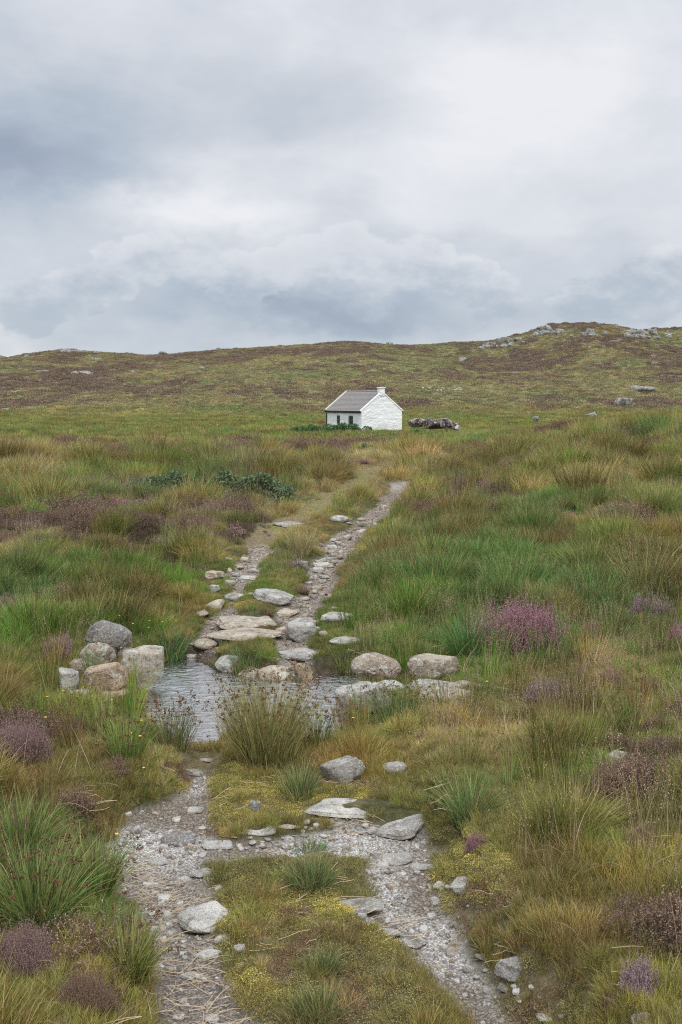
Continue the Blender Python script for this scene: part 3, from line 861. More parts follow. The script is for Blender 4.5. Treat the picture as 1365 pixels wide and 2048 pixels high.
stone('boulder', 472, 1155, 18, 10, GREY, 'round', 'small round grey stone in the left track beside the orange and white stone', 0.3)
stone('boulder', 502, 1160, 38, 10, WHITE, 'slab', 'long white stone lying across the left track', 0.2)
stone('boulder', 646, 1136, 34, 12, WHITE, 'slab', 'upper of two pale slabs in the narrow right track', 0.2)
stone('boulder', 636, 1147, 22, 13, WHITE, 'slab', 'lower of two pale slabs in the narrow right track', 0.2)
stone('boulder', 629, 1160, 15, 11, GREY, 'round', 'round pebble left of a flat one in the narrow right track', 0.2)
stone('boulder', 648, 1158, 18, 9, GREY, 'slab', 'flat pebble right of a round one in the narrow right track', 0.2)
stone('boulder', 608, 1142, 17, 22, DGREY, 'block', 'upright grey stone beside the pink heather between the tracks', 0.3)
stone('boulder', 679, 1046, 40, 17, GREY, 'round', 'low grey stone in straw grass left of the upper track', 0.5)
stone('boulder', 577, 1056, 54, 13, GREY, 'slab', 'flat grey stone in the mossy turf at the end of the left track', 0.3)
stone('boulder', 664, 1095, 12, 11, GREY, 'block', 'small grey stone at the left side of the upper right track', 0.3)
stone('boulder', 668, 1222, 20, 9, WHITE, 'slab', 'small pale stone resting behind the angular slab', 0.2)
stone('boulder', 628, 1262, 24, 9, WHITE, 'slab', 'thin pale stone beside the big sloping slab', 0.2)
# near side of the pool
stone('boulder', 702, 1640, 166, 40, WHITE, 'slab', 'large pale tablet shaped slab lying across the track', 0.2, 0.55, sub=6, yaw=0.02)
stone('boulder', 688, 1570, 100, 58, GREY, 'block', 'slanting grey boulder behind the pale tablet slab', 0.2, 0.45, sub=6, tilt=(-24, 0))
stone('boulder', 790, 1552, 54, 34, GREY, 'round', 'mossy grey stone in the grass right of the slanting boulder', 0.3)
stone('boulder', 802, 1682, 100, 50, GREY, 'slab', 'long grey stone rising to the right at the edge of the right rut', 0.2, 0.4, tilt=(-14, 0), yaw=0.5)
stone('boulder', 358, 1694, 74, 34, DGREY, 'round', 'rounded grey stone set in the pale gravel of the left rut', 0.2, 0.7, sub=6)
stone('boulder', 414, 1870, 96, 58, WHITE, 'slab', 'broad white notched stone at the right edge of the left rut', 0.1, 0.8, sub=6, yaw=0.4)
stone('boulder', 716, 1830, 98, 30, GREY, 'slab', 'long low grey stone in the middle turf beside the right rut', 0.3, 0.4, sub=6)
stone('boulder', 776, 1876, 52, 18, GREY, 'slab', 'thin grey stone bedded in moss at the left edge of the right rut', 0.2)
stone('boulder', 826, 1902, 54, 24, GREY, 'slab', 'slanting grey stone at the left edge of the lower right rut', 0.2, 0.5, tilt=(10, 0))
stone('boulder', 1032, 1966, 92, 48, GREY, 'block', 'domed blue grey boulder at the lower right of the right rut', 0.15, 0.6, sub=6)
stone('boulder', 926, 1792, 44, 38, WHITE, 'slab', 'tilted pale stone leaning on the yellow moss bank', 0.2, 0.6, tilt=(-22, 0))
stone('boulder', 792, 1732, 62, 24, GREY, 'slab', 'flat grey stone with green tuft where the right rut begins', 0.2)
stone('boulder', 856, 1742, 52, 12, GREY, 'slab', 'narrow grey stone at the foot of the yellow moss bank', 0.2)
stone('boulder', 396, 1556, 96, 34, GREY, 'slab', 'mossy grey stone at the near edge of the pool', 0.2, 0.5, tilt=(12, 0))
stone('boulder', 414, 1528, 36, 14, GREY, 'slab', 'small mossy stone close to the near lip of the pool', 0.2)
stone('boulder', 510, 1624, 26, 24, DGREY, 'block', 'dark upright stone standing in the moss between the ruts', 0.1)
stone('boulder', 392, 1628, 28, 12, WHITE, 'slab', 'flat white stone at the upper right of the left rut', 0.1)
stone('boulder', 407, 1758, 52, 18, GREY, 'slab', 'long grey stone edging the moss right of the left rut', 0.2, 0.4, yaw=0.4)
stone('boulder', 370, 1768, 32, 14, WHITE, 'slab', 'pale stone beside the long edging stone in the left rut', 0.1)
stone('boulder', 446, 1892, 32, 16, GREY, 'slab', 'flat grey stone just below the broad white notched stone', 0.1)
stone('boulder', 480, 1908, 28, 22, GREY, 'jag', 'pointed grey stone in moss below the broad white notched stone', 0.1)
stone('boulder', 417, 1922, 50, 20, WHITE, 'slab', 'flat whitish stone lower in the left rut', 0.1, 0.6)
stone('boulder', 330, 1804, 24, 14, WHITE, 'slab', 'brightest white flat stone among the straw in the left rut', 0.0)
stone('boulder', 384, 1962, 46, 16, GREY, 'slab', 'wide faint grey stone low in the left rut', 0.1)
stone('boulder', 1012, 1986, 32, 18, GREY, 'slab', 'grey stone just in front of the domed blue grey boulder', 0.2)
stone('boulder', 1096, 2050, 40, 16, WHITE, 'slab', 'pale flat stone at the bottom edge of the picture in the right rut', 0.1)
stone('boulder', 1281, 2062, 46, 38, DGREY, 'round', 'dark round stone under heather at the bottom right', 0.3)
stone('boulder', 968, 1928, 32, 12, GREY, 'slab', 'small grey stone left above the domed blue grey boulder', 0.1)
stone('boulder', 882, 1782, 30, 16, WHITE, 'slab', 'pale stone in the right rut beside the tilted stone', 0.1)
stone('boulder', 872, 1810, 24, 20, WHITE, 'jag', 'chunky pale stone in the right rut below the tilted stone', 0.1)
stone('boulder', 1240, 1530, 56, 24, WHITE, 'slab', 'pale stone among dead straw on the right bank', 0.2)
stone('boulder', 520, 1672, 60, 18, WHITE, 'slab', 'pale cracked slab in the gravel between the ruts', 0.1, 0.7)
stone('boulder', 436, 1702, 56, 18, GREY, 'slab', 'grey flat stone on the moss below the rounded grey stone', 0.1)
stone('boulder', 576, 1662, 46, 10, TAN, 'slab', 'flat yellowish slab of stone in the gravel between the ruts', 0.0)
stone('boulder', 424, 2050, 30, 16, GREY, 'slab', 'small grey stone at the bottom edge between the ruts', 0.1)
stone('boulder', 24, 1224, 60, 14, BROWN, 'slab', 'low brown stone in the grass at the left edge of the picture', 0.4)
stone('boulder', 318, 1733, 34, 16, GREY, 'slab', 'grey half buried stone in the left rut under the rounded grey stone', 0.1)

# loose stones that nothing tells apart: they share their meshes
LOOSE = [np_mesh('loose_stone', *rock_shape(900 + i, ('block', 'slab', 'round', 'jag')[i % 4], 3), [M_ROCK], smooth=True) for i in range(8)]


def loose(chain, n, lo, hi, cols, label, group, spread=0.5):
    g = np.random.default_rng(int(chain[0][0] * 3 + n))
    for i in range(n):
        k = g.integers(0, len(chain) - 1) if len(chain) > 1 else 0
        (x0, y0, w0), (x1, y1, w1) = chain[k], chain[min(k + 1, len(chain) - 1)]
        t = g.random()
        px = x0 + (x1 - x0) * t + g.normal() * (w0 + (w1 - w0) * t) * spread
        py = y0 + (y1 - y0) * t + g.normal() * (w0 + (w1 - w0) * t) * spread * 0.25
        h = hit(px, min(py, 2047))
        s = g.uniform(lo, hi) ** 1.0 * math.hypot(h[0], h[1]) / FPX
        if any(((h[0] - a) / (c + s * .4)) ** 2 + ((h[1] - b) / (d + s * .4)) ** 2 < 1 for a, b, c, d in STONE_DISKS): continue
        o = link('loose_stone', LOOSE[g.integers(0, len(LOOSE))])
        hh = s * g.uniform(0.3, 0.6)
        o.location = (h[0], h[1], h[2] + hh * 0.22)
        o.scale = (s, s * g.uniform(0.6, 1.0), hh); o.rotation_euler = (g.normal() * .15, g.normal() * .15, g.uniform(0, 6.28))
        c = np.array(cols[g.integers(0, len(cols))]) * g.uniform(0.85, 1.1)
        o.color = (*c, 0.1)
        prop(o, label, 'stone', group)
        STONE_DISKS.append((h[0], h[1], s * .4, s * .4))


PALE = [WHITE, GREY, WHITE, TAN]
loose([(430, 1225, 40), (560, 1240, 50), (600, 1290, 50), (560, 1225, 50), (400, 1300, 40)], 40, 20, 46, [TAN, GREY, BROWN, TAN], 'flat stone worn into the muddy bed of the track above the pool', 'stones worn into the track above the pool')
loose([(600, 1215, 40), (640, 1170, 34), (655, 1120, 26), (690, 1075, 22), (730, 1045, 20)], 34, 13, 26, [TAN, GREY, WHITE, BROWN], 'flat stone bedded in the floor of the narrow right track', 'bedded stones of the right track')
loose([(470, 1150, 36), (490, 1120, 30), (450, 1200, 30)], 18, 13, 26, [TAN, GREY, WHITE], 'flat stone bedded in the floor of the upper left track', 'bedded stones of the left track')
loose([(420, 1655, 30), (560, 1690, 50), (500, 1700, 40)], 34, 10, 22, PALE, 'loose pale stone in the gravel strip joining the two ruts', 'loose stones between the ruts')
loose([(620, 1660, 40), (760, 1670, 40), (840, 1650, 30)], 26, 10, 24, PALE, 'loose pale stone scattered below the large tablet slab', 'loose stones below the tablet slab')
loose([(780, 1745, 40), (850, 1790, 60), (880, 1860, 50), (900, 1920, 60)], 34, 10, 22, PALE, 'loose pale stone in the gravel of the right rut', 'loose stones in the right rut')
loose([(940, 1950, 50), (1000, 2000, 60), (1080, 2040, 60)], 26, 10, 24, PALE, 'loose stone in the dark soil at the bottom of the right rut', 'loose stones at the bottom of the right rut')
loose([(280, 1620, 40), (340, 1750, 60), (380, 1900, 60), (420, 2030, 60)], 26, 10, 20, PALE, 'loose stone in the trodden gravel of the left rut', 'loose stones in the left rut')
loose([(590, 1215, 30), (640, 1165, 22), (665, 1110, 14)], 44, 7, 15, [TAN, WHITE, BROWN, TAN], 'loose stone in the rubble of the narrow right track above the pool', 'loose stones in the upper right track')
loose([(500, 1150, 26), (480, 1165, 26), (510, 1110, 18)], 14, 7, 15, PALE, 'loose stone in the upper left track', 'loose stones in the upper left track')
loose([(400, 1290, 30), (440, 1260, 26), (570, 1260, 30)], 18, 8, 16, [TAN, BROWN, TAN], 'loose brown stone in the mud above the pool', 'loose stones in the mud above the pool')

# ------------------------------------------------------------------ rocks far off
def far_rock(px, py, wp, hp, col, kind, label, lich=0.5, deep=0.8, sub=4, group=None, name='outcrop_rock', **k):
    return stone(name, px, py, wp, hp, col, kind, label, lich, deep, sub=sub, cat='rock', group=group, mat=M_ROCKFAR, sink=0.3, **k)


LG = (0.21, 0.205, 0.195)
def pile_rock_mat():
    m, w, out = new_mat('lichened_rock')
    oi = w.node('ShaderNodeObjectInfo'); pos = w.node('ShaderNodeNewGeometry').outputs['Position']
    n = w.noise(pos, 1.6, 6, 0.7, 0.5); n2 = w.noise(pos, 5, 5, 0.7)
    c = w.mix(w.ss(n, 0.42, 0.58), (0.06, 0.045, 0.04), oi.outputs['Color'])
    c = w.mix(w.ss(n2, 0.58, 0.62), c, (0.62, 0.58, 0.56))
    principled(w, out, c, 0.95, w.bump(n2, 0.8, 0.15), 0.1)
    return m


M_PILE = pile_rock_mat()
for px, py, wp, hp, col, kd, lb in [
    (836, 864, 42, 16, (0.36, 0.30, 0.29), 'round', 'pinkish lichened boulder next to the right gable of the cottage'),
    (871, 866, 54, 20, (0.16, 0.13, 0.125), 'jag', 'biggest dark boulder speckled white in the pile right of the cottage'),
    (892, 866, 24, 19, (0.40, 0.34, 0.33), 'block', 'pale pinkish block behind the dark boulder right of the cottage'),
    (906, 868, 26, 13, (0.33, 0.30, 0.29), 'jag', 'lower grey boulder at the right side of the pile by the cottage'),
    (916, 869, 13, 9, (0.62, 0.60, 0.58), 'round', 'smallest whitish boulder at the right end of the pile by the cottage')]:
    stone('field_boulder', px, py, wp, hp, col, kd, lb, 0.4, 0.6, sub=5, cat='boulder', mat=M_PILE)
for px, py, wp, hp, kd, lb in [
    (172, 752, 34, 10, 'jag', 'long low grey outcrop on the left hillside'), (150, 749, 14, 6, 'round', 'small pale rock at the left end of the long low outcrop'),
    (266, 748, 13, 7, 'round', 'small rock right of the long low outcrop on the left hillside'), (192, 722, 16, 6, 'slab', 'flat rock under the left knoll on the hill'),
    (404, 740, 13, 7, 'round', 'grey rock high on the hillside left of the cottage'), (326, 707, 17, 8, 'block', 'square rock standing on the left skyline'),
    (342, 708, 8, 4, 'round', 'tiny rock right of the square skyline rock'), (437, 701, 10, 6, 'round', 'rounded rock on the skyline left of centre'),
    (451, 701, 7, 4, 'round', 'tiny rock beside the rounded skyline rock left of centre'), (54, 716, 10, 6, 'round', 'small rock on the skyline at the far left'),
    (780, 686, 12, 5, 'slab', 'flat rock on the skyline above the cottage'), (562, 692, 14, 4, 'slab', 'low rock on the skyline left of the cottage'),
    (926, 722, 17, 8, 'jag', 'grey rock with heather on the hillside right of the cottage'), (962, 700, 17, 7, 'jag', 'pale rock below the left foot of the right knoll'),
    (1031, 749, 10, 4, 'slab', 'small flat rock in the middle of the right hillside'), (1248, 814, 30, 18, 'block', 'big pale boulder on the lower right hillside'),
    (1234, 812, 12, 12, 'round', 'small rock leaning on the big pale boulder of the lower right hillside'),
    (1294, 786, 34, 13, 'block', 'long pale rock with a brown heather cap on the right hillside'), (1272, 780, 22, 9, 'round', 'dark heathery rock left of the long pale rock'),
    (1183, 838, 22, 10, 'jag', 'grey rock in the straw coloured grass right of the cottage'), (1072, 848, 12, 9, 'block', 'small whitish rock in the grass between cottage and right edge'),
    (1310, 730, 12, 6, 'slab', 'dark rock under the right outcrop'), (1180, 698, 9, 5, 'round', 'small rock alone below the right knoll'),
    (84, 745, 20, 4, 'slab', 'thin pale rock at the left of the hillside'), (12, 822, 12, 5, 'slab', 'orange tinted rock at the left edge below the hill')]:
    far_rock(px, py, wp, hp, LG, kd, lb)
g = np.random.default_rng(11)
for xs, ys, sp, n, nm in [((960, 1130), (692, 658), (10, 5), 30, 'knoll'), ((1080, 1110), (662, 656), (16, 5), 14, 'knoll'), ((1160, 1195), (668, 660), (12, 5), 12, 'knoll')]:
    for i in range(n):
        t = g.random(); px = xs[0] + (xs[1] - xs[0]) * t + g.normal() * sp[0]; py = ys[0] + (ys[1] - ys[0]) * t + abs(g.normal()) * sp[1] + 2
        if hit(px, py): far_rock(px, py, g.uniform(6, 20), g.uniform(5, 11), tuple(np.array(LG) * g.uniform(.55, 1.15)), ('jag', 'block', 'round')[i % 3],
                 'grey rock cropping out of the right knoll on the skyline', group='rocks of the right knoll', sub=3)
for i in range(24):
    px, py = g.uniform(1235, 1345), g.uniform(664, 680)
    if hit(px, py): far_rock(px, py, g.uniform(5, 20), g.uniform(4, 9), tuple(np.array(LG) * g.uniform(.7, 1.2)), ('jag', 'block', 'round')[i % 3],
             'pale rock cropping out of the hillock at the right edge of the skyline', group='rocks of the right hillock', sub=3)
for i in range(14):
    px, py = g.uniform(128, 205), g.uniform(702, 708)
    if hit(px, py): far_rock(px, py, g.uniform(6, 18), g.uniform(3, 6), tuple(np.array(LG) * g.uniform(.8, 1.2)), 'slab',
             'pale flat rock cropping out of the left knoll on the skyline', group='rocks of the left knoll', sub=3)
for i in range(12):
    px, py = g.uniform(838, 925), g.uniform(778, 784)
    far_rock(px, py, g.uniform(5, 10), g.uniform(3, 5), (0.40, 0.37, 0.30), 'jag', 'pale stone of the tumbled line of stones on the hillside behind the cottage',
             group='tumbled stones behind the cottage', sub=3)


# ------------------------------------------------------------------ the cottage
def make_cottage():
    t0 = CAM_Z
    A = 31.0; W, Lh = 4.98, 7.1
    h = 101.7; x0 = (723.4 - 682.5) / FPX * h
    zb = CAM_Z - (864 - 800) / FPX * h
    EV, RG = 2.17, 4.04
    root = bpy.data.objects.new('cottage', None); COL.objects.link(root)
    root.location = (x0, h, zb); root.rotation_euler = (0, 0, R(A))
    prop(root, 'whitewashed stone cottage with slate roof standing alone on the moor', 'cottage')
    # local frame: x along the gable towards the right, y along the front away from the camera
    M_LIME = None
    m, w, out = new_mat('whitewashed_stone')
    co = w.node('ShaderNodeTexCoord').outputs['Object']
    st = w.vm('MULTIPLY', co, (1, 1, 1.7))
    vv = w.voro(w.vm('ADD', st, w.vm('SCALE', w.noise(co, 2, 3, 0.6, color=True), sc=0.35)), 3.2, 'SMOOTH_F1')
    n = w.noise(co, 2.2, 5, 0.6)
    c = w.mix(w.ss(n, 0.35, 0.75), (0.90, 0.91, 0.91), (0.84, 0.85, 0.85))
    zz = w.sep(co)[2]
    c = w.mix(w.m('MULTIPLY', w.ss(zz, 0.7, 0.0), w.ss(w.noise(co, 3.5, 4, 0.6), 0.4, 0.6)), c, (0.60, 0.62, 0.56))
    nb = w.bump(vv, 0.7, 0.06); nb = w.bump(w.noise(co, 9, 5, 0.7), 0.7, 0.03, nb)
    principled(w, out, c, 0.95, nb, 0.1)
    M_LIME = m
    M_SLATE = None
    m, w, out = new_mat('weathered_slate')
    co = w.node('ShaderNodeTexCoord').outputs['Object']
    oi = w.node('ShaderNodeObjectInfo').outputs['Random']
    c = w.mix(w.noise(co, 1.3, 5, 0.6), (0.30, 0.278, 0.268), (0.38, 0.350, 0.338))
    c = w.vm('SCALE', c, sc=w.m('MULTIPLY_ADD', oi, 0.22, 0.90))
    c = w.mix(w.ss(w.noise(co, 3.2, 6, 0.7), 0.60, 0.72), c, (0.32, 0.29, 0.26))
    principled(w, out, c, 0.75, w.bump(w.noise(co, 12, 4, 0.6), 0.4, 0.02), 0.3)
    M_SLATE = m
    M_FRAME = simple_mat('window_paint', (0.20, 0.22, 0.22), 0.6)
    M_DARK = simple_mat('black_gutter', (0.035, 0.035, 0.04), 0.5)
    M_POT = simple_mat('terracotta_pot', (0.20, 0.14, 0.12), 0.9)
    m, w, out = new_mat('window_glass'); principled(w, out, (0.03, 0.045, 0.05), 0.08, None, 0.6); M_GLASS = m

    def wall(name, p0, ux, length, prof, holes=()):
        """rough wall sheet: grid over length x height, bulging with its stones; prof(u) gives the top"""
        nu = int(length / 0.085); nv = 44
        U = np.linspace(0, length, nu + 1); cuts = sorted({q for hh in holes for q in (hh[0], hh[1])})
        for q in cuts: U[np.argmin(abs(U - q))] = q
        us, vs = [], []
        V = []; dn = np.array((ux[1], -ux[0], 0))
        top = np.array([prof(u) for u in U])
        VV = np.linspace(0, 1, nv + 1)
        Z = -0.5 + VV[None, :] * (top[:, None] + 0.5)
        if holes:
            for qz in {holes[0][2], holes[0][3]}:
                j = int(np.argmin(abs(Z[0] - qz))); Z[:, j] = qz
        UU = np.repeat(U[:, None], nv + 1, 1)
        X = p0[0] + ux[0] * UU; Y = p0[1] + ux[1] * UU
        edge = np.minimum(np.minimum(UU, length - UU), 0.25) / 0.25
        d = (0.026 * fbm(X * 2.4 + Y * 2.4, Z * 4.2, 3.0, 3) + 0.05 * fbm(X * .8 + Y * .8, Z * 0.9, 9.0, 2)) * edge
        P = np.stack([X + dn[0] * d, Y + dn[1] * d, Z], -1).reshape(-1, 3)
        idx = np.arange((nu + 1) * (nv + 1)).reshape(nu + 1, nv + 1)
        F = []
        for i in range(nu):
            for j in range(nv):
                uc, zc = (U[i] + U[i + 1]) / 2, (Z[i, j] + Z[i, j + 1]) / 2
                if any(a < uc < b and c_ < zc < d_ for a, b, c_, d_ in holes): continue
                F.append((idx[i, j], idx[i + 1, j], idx[i + 1, j + 1], idx[i, j + 1]))
        o = link(name, np_mesh(name, P, F, [M_LIME]), root)
        return o
    gable = lambda u: EV + (RG + 0.02 - EV) * (1 - abs(u - W / 2) / (W / 2))
    # rubble under the lime shows on the gables; ridge at x = W/2
    wall('gable_wall', (0, 0), (1, 0), W, gable)
    wall('gable_wall', (W, Lh), (-1, 0), W, gable)
    ws = [(1.65, 2.50, 0.72, 1.66), (4.20, 4.95, 0.72, 1.66)]
    wall('front_wall', (0, Lh), (0, -1), Lh, lambda u: EV, [(Lh - b, Lh - a, c, d) for a, b, c, d in ws])
    wall('rear_wall', (W, 0), (0, 1), Lh, lambda u: EV)
    for a, b, c, d in ws:
        p = Parts(); T = 0.07                     # the frame sits back in the thickness of the wall
        p.box(0.04, 0.12, a, a + T, c, d); p.box(0.04, 0.12, b - T, b, c, d); p.box(0.043, 0.117, a + T, b - T, c, c + T); p.box(0.043, 0.117, a + T, b - T, d - T, d)
        p.box(0.05, 0.11, a + T, b - T, (c + d) / 2 - 0.02, (c + d) / 2 + 0.02)
        win = p.build('window', M_FRAME, root)
        q = Parts(); q.box(0.075, 0.085, a + T, b - T, c + T, d - T); q.build('pane', M_GLASS, win)
        q = Parts(); q.box(-0.03, 0.22, a - 0.05, b + 0.05, c - 0.09, c - 0.003); q.build('sill', M_LIME, win)
        q = Parts(); q.box(0.005, 0.235, a - 0.06, a - 0.003, c, d + 0.05); q.box(0.005, 0.235, b + 0.003, b + 0.06, c, d + 0.05); q.box(0.005, 0.235, a - 0.003, b + 0.003, d + 0.003, d + 0.05)
        q.build('reveal', M_LIME, win)
    # roof: two sheets of sarking with courses of slates laid on them
    sl = math.hypot(W / 2, RG - EV); cx, sx = (W / 2) / sl, (RG - EV) / sl
    OV = 0.16
    roof = Parts()
    for s in (0, 1):
        def pt(u, y, up):                        # u along the slope from the eaves
            x = u * cx - up * sx; z = EV + u * sx + up * cx
            return (x if s == 0 else W - x, y, z)
        y0, y1 = 0.14, Lh - 0.26
        c8 = [pt(-OV, y0, 0.02), pt(sl, y0, 0.02), pt(sl, y1, 0.02), pt(-OV, y1, 0.02), pt(-OV, y0, 0.08), pt(sl, y0, 0.08), pt(sl, y1, 0.08), pt(-OV, y1, 0.08)]
        roof.add(c8, [(0, 3, 2, 1), (4, 5, 6, 7), (0, 1, 5, 4), (1, 2, 6, 5), (2, 3, 7, 6), (3, 0, 4, 7)])
    rf = roof.build('roof', M_DARK, root)
    ncr = 15
    for s in (0, 1):
        nsl = 30
        V, F = [], []
        g2 = np.random.default_rng(5 + s)
        for i in range(ncr):
            u0 = -OV - 0.03 + (sl + OV) * i / ncr; u1 = u0 + (sl + OV) / ncr * 1.35
            u1 = min(u1, sl)
            for k in range(nsl):
                wd = (Lh - 0.26 - 0.14) / nsl
                a = 0.14 + wd * (k + (0.5 if i % 2 else 0)); b = min(a + wd - 0.005, Lh - 0.27)
                if b - a < 0.04: continue
                lift = g2.uniform(0, 0.005)
                q = []
                for u, up in ((u0, 0.115 + lift), (u1, 0.085 + lift)):
                    for yy in (a, b):
                        x = u * cx - up * sx; z = EV + u * sx + up * cx
                        q.append((x if s == 0 else W - x, yy, z))
                for u, up in ((u0, 0.095 + lift), (u1, 0.0805 + lift)):
                    for yy in (a, b):
                        x = u * cx - up * sx; z = EV + u * sx + up * cx
                        q.append((x if s == 0 else W - x, yy, z))
                b0 = len(V); V += q
                F += [(b0, b0 + 1, b0 + 3, b0 + 2), (b0 + 4, b0 + 6, b0 + 7, b0 + 5), (b0, b0 + 4, b0 + 5, b0 + 1), (b0, b0 + 2, b0 + 6, b0 + 4), (b0 + 1, b0 + 5, b0 + 7, b0 + 3)]
        o = link('slates', np_mesh('slates', V, F, [M_SLATE]), rf); o['kind'] = 'stuff'
    p = Parts(); p.tube([(W / 2, y, RG + 0.13 + 0.01 * math.sin(y * 3)) for y in np.linspace(0.14, Lh - 0.27, 14)], 0.085, 8); p.build('ridge_tiles', M_SLATE, rf, smooth=True)
    # raised verge copings on both gables
    M_COPE = simple_mat('lichened_coping', (0.52, 0.52, 0.47), 0.95, 0.3, 4)
    for yb0, yb1, mt, up in ((Lh - 0.26, Lh + 0.06, M_COPE, 0.20), (-0.05, 0.14, M_LIME, 0.125)):
        for s in (0, 1):
            q = []
            for yy in (yb0, yb1):
                for u, u2 in ((-0.12, 0.0), (sl, 0.0), (sl, up), (-0.12, up)):
                    x = u * cx - u2 * sx; z = EV + u * sx + u2 * cx
                    if u == sl: x = W / 2 - 0.003; z = RG + u2 / cx
                    q.append((x if s == 0 else W - x, yy, z))
            p = Parts(); p.add(q, [(0, 1, 2, 3), (7, 6, 5, 4), (0, 4, 5, 1), (1, 5, 6, 2), (2, 6, 7, 3), (3, 7, 4, 0)]); p.build('verge_coping', mt, root)
    p = Parts(); p.box(W / 2 - 0.30, W / 2 + 0.30, -0.06, 0.44, RG - 0.35, RG + 0.44); p.box(W / 2 - 0.36, W / 2 + 0.36, -0.12, 0.50, RG + 0.44, RG + 0.53)
    ch = p.build('chimney', M_LIME, root, bevel=0.03)
    p = Parts(); p.tube([(W / 2, 0.20, RG + 0.53), (W / 2, 0.20, RG + 0.66)], [0.15, 0.12], 12); p.build('chimney_pot', M_POT, ch, smooth=False)
    p = Parts(); p.box(-0.17, -0.06, 0.1, Lh - 0.1, EV - 0.22, EV - 0.01); p.build('fascia', M_DARK, root)
    p = Parts(); p.tube([(-0.225, 0.02, EV - 0.06), (-0.225, Lh + 0.06, EV - 0.08)], 0.06, 8)
    gt = p.build('gutter', M_DARK, root, smooth=True)
    p = Parts(); p.tube([(-0.22, Lh - 0.12, EV - 0.1), (-0.07, Lh - 0.14, EV - 0.35), (-0.07, Lh - 0.14, -0.3)], 0.05, 8); p.build('downpipe', M_DARK, root, smooth=True)
    p = Parts(); p.box(W - 0.02, W + 0.28, -0.02, 0.06, EV - 0.16, EV - 0.08); p.build('gutter_end', M_DARK, root)
    return root


cottage = make_cottage()

# ------------------------------------------------------------------ plant meshes
def blades(n, hgt, spread, width, lean, seed, segs=4, out=0.6, hvar=0.35, flat=False, bend=1.0, wind=0.0):
    """arrays for a tuft of tapering bent blades"""
    g = np.random.default_rng(seed)
    a = g.uniform(0, 2 * np.pi, n); r = spread * np.sqrt(g.random(n))
    bx, by = r * np.cos(a), r * np.sin(a)
    da = a + g.normal(0, 0.7, n)
    L = hgt * (1 - hvar * g.random(n)); ln = lean * (0.25 + out * r / max(spread, 1e-6)) * g.uniform(0.4, 1.4, n)
    fa = g.uniform(0, 2 * np.pi, n)
    V = []; B = []
    u1, u2 = g.random(n), g.random(n)
    ang0 = ln * 0.55; ang1 = ln * (1.5 + bend * g.random(n))
    px, py, pz = bx.copy(), by.copy(), np.full(n, -0.02)
    dx, dy = np.cos(da), np.sin(da)
    for s in range(segs + 1):
        t = s / segs
        wd = width * (1 - t ** 1.6) * 0.5 + width * 0.04
        ox, oy = np.cos(fa) * wd, np.sin(fa) * wd
        V.append(np.stack([px - ox, py - oy, pz], 1)); V.append(np.stack([px + ox, py + oy, pz], 1))
        B += [np.stack([u1, u2, np.full(n, t)], 1)] * 2
        th = np.clip(ang0 + (ang1 - ang0) * t, 0, 2.1)
        st = L / segs
        px = px + dx * np.sin(th) * st + wind * st * t; py = py + dy * np.sin(th) * st; pz = pz + np.cos(th) * st
    V = np.stack(V, 1).reshape(-1, 3); B = np.stack(B, 1).reshape(-1, 3)
    k = 2 * (segs + 1); F = []
    base = np.arange(n)[:, None] * k
    for s in range(segs):
        F.append(np.concatenate([base + 2 * s, base + 2 * s + 1, base + 2 * s + 3, base + 2 * s + 2], 1))
    tips = V.reshape(n, k, 3)[:, -1]
    return V, np.concatenate(F), B, tips


def join(parts):
    V, F, B, M = [], [], [], []; o = 0
    for v, f, b, mi in parts:
        V.append(v); F.append(f + o); B.append(b); M.append(np.full(len(f), mi)); o += len(v)
    return np.concatenate(V), np.concatenate(F), np.concatenate(B), np.concatenate(M)


def flecks(C, size, g, var=0.4, up=0.0):
    """small four-sided leaves or petals at the points C, facing any way"""
    n = len(C)
    a = g.normal(size=(n, 3)); a[:, 2] += up; a /= np.linalg.norm(a, axis=1)[:, None]
    b = np.cross(a, g.normal(size=(n, 3))); b /= np.linalg.norm(b, axis=1)[:, None]
    s = (size * (1 - var * g.random(n)))[:, None]
    V = np.stack([C - a * s, C + b * s * 0.45, C + a * s, C - b * s * 0.45], 1).reshape(-1, 3)
    F = np.arange(n * 4).reshape(n, 4)
    u = np.repeat(g.random((n, 2)), 4, 0)
    return V, F, np.concatenate([u, np.full((len(u), 1), .5)], 1)


PROTO = {}
M_HILL = attr_mat('hill_leaf', 'instancer', 0.9, 0.15, 0.8, 1.2)
def proto(kind, name, V, F, B, mats, mi=None):
    o = bpy.data.objects.new(name, np_mesh(name, V, F, mats, {'bv': B}, mat_idx=mi))
    PROTO.setdefault(kind, []).append(o)


def thin_stems(n, hgt, spread, lean, seed, width=0.003, segs=3): return blades(n, hgt, spread, width, lean, seed, segs, hvar=0.3)


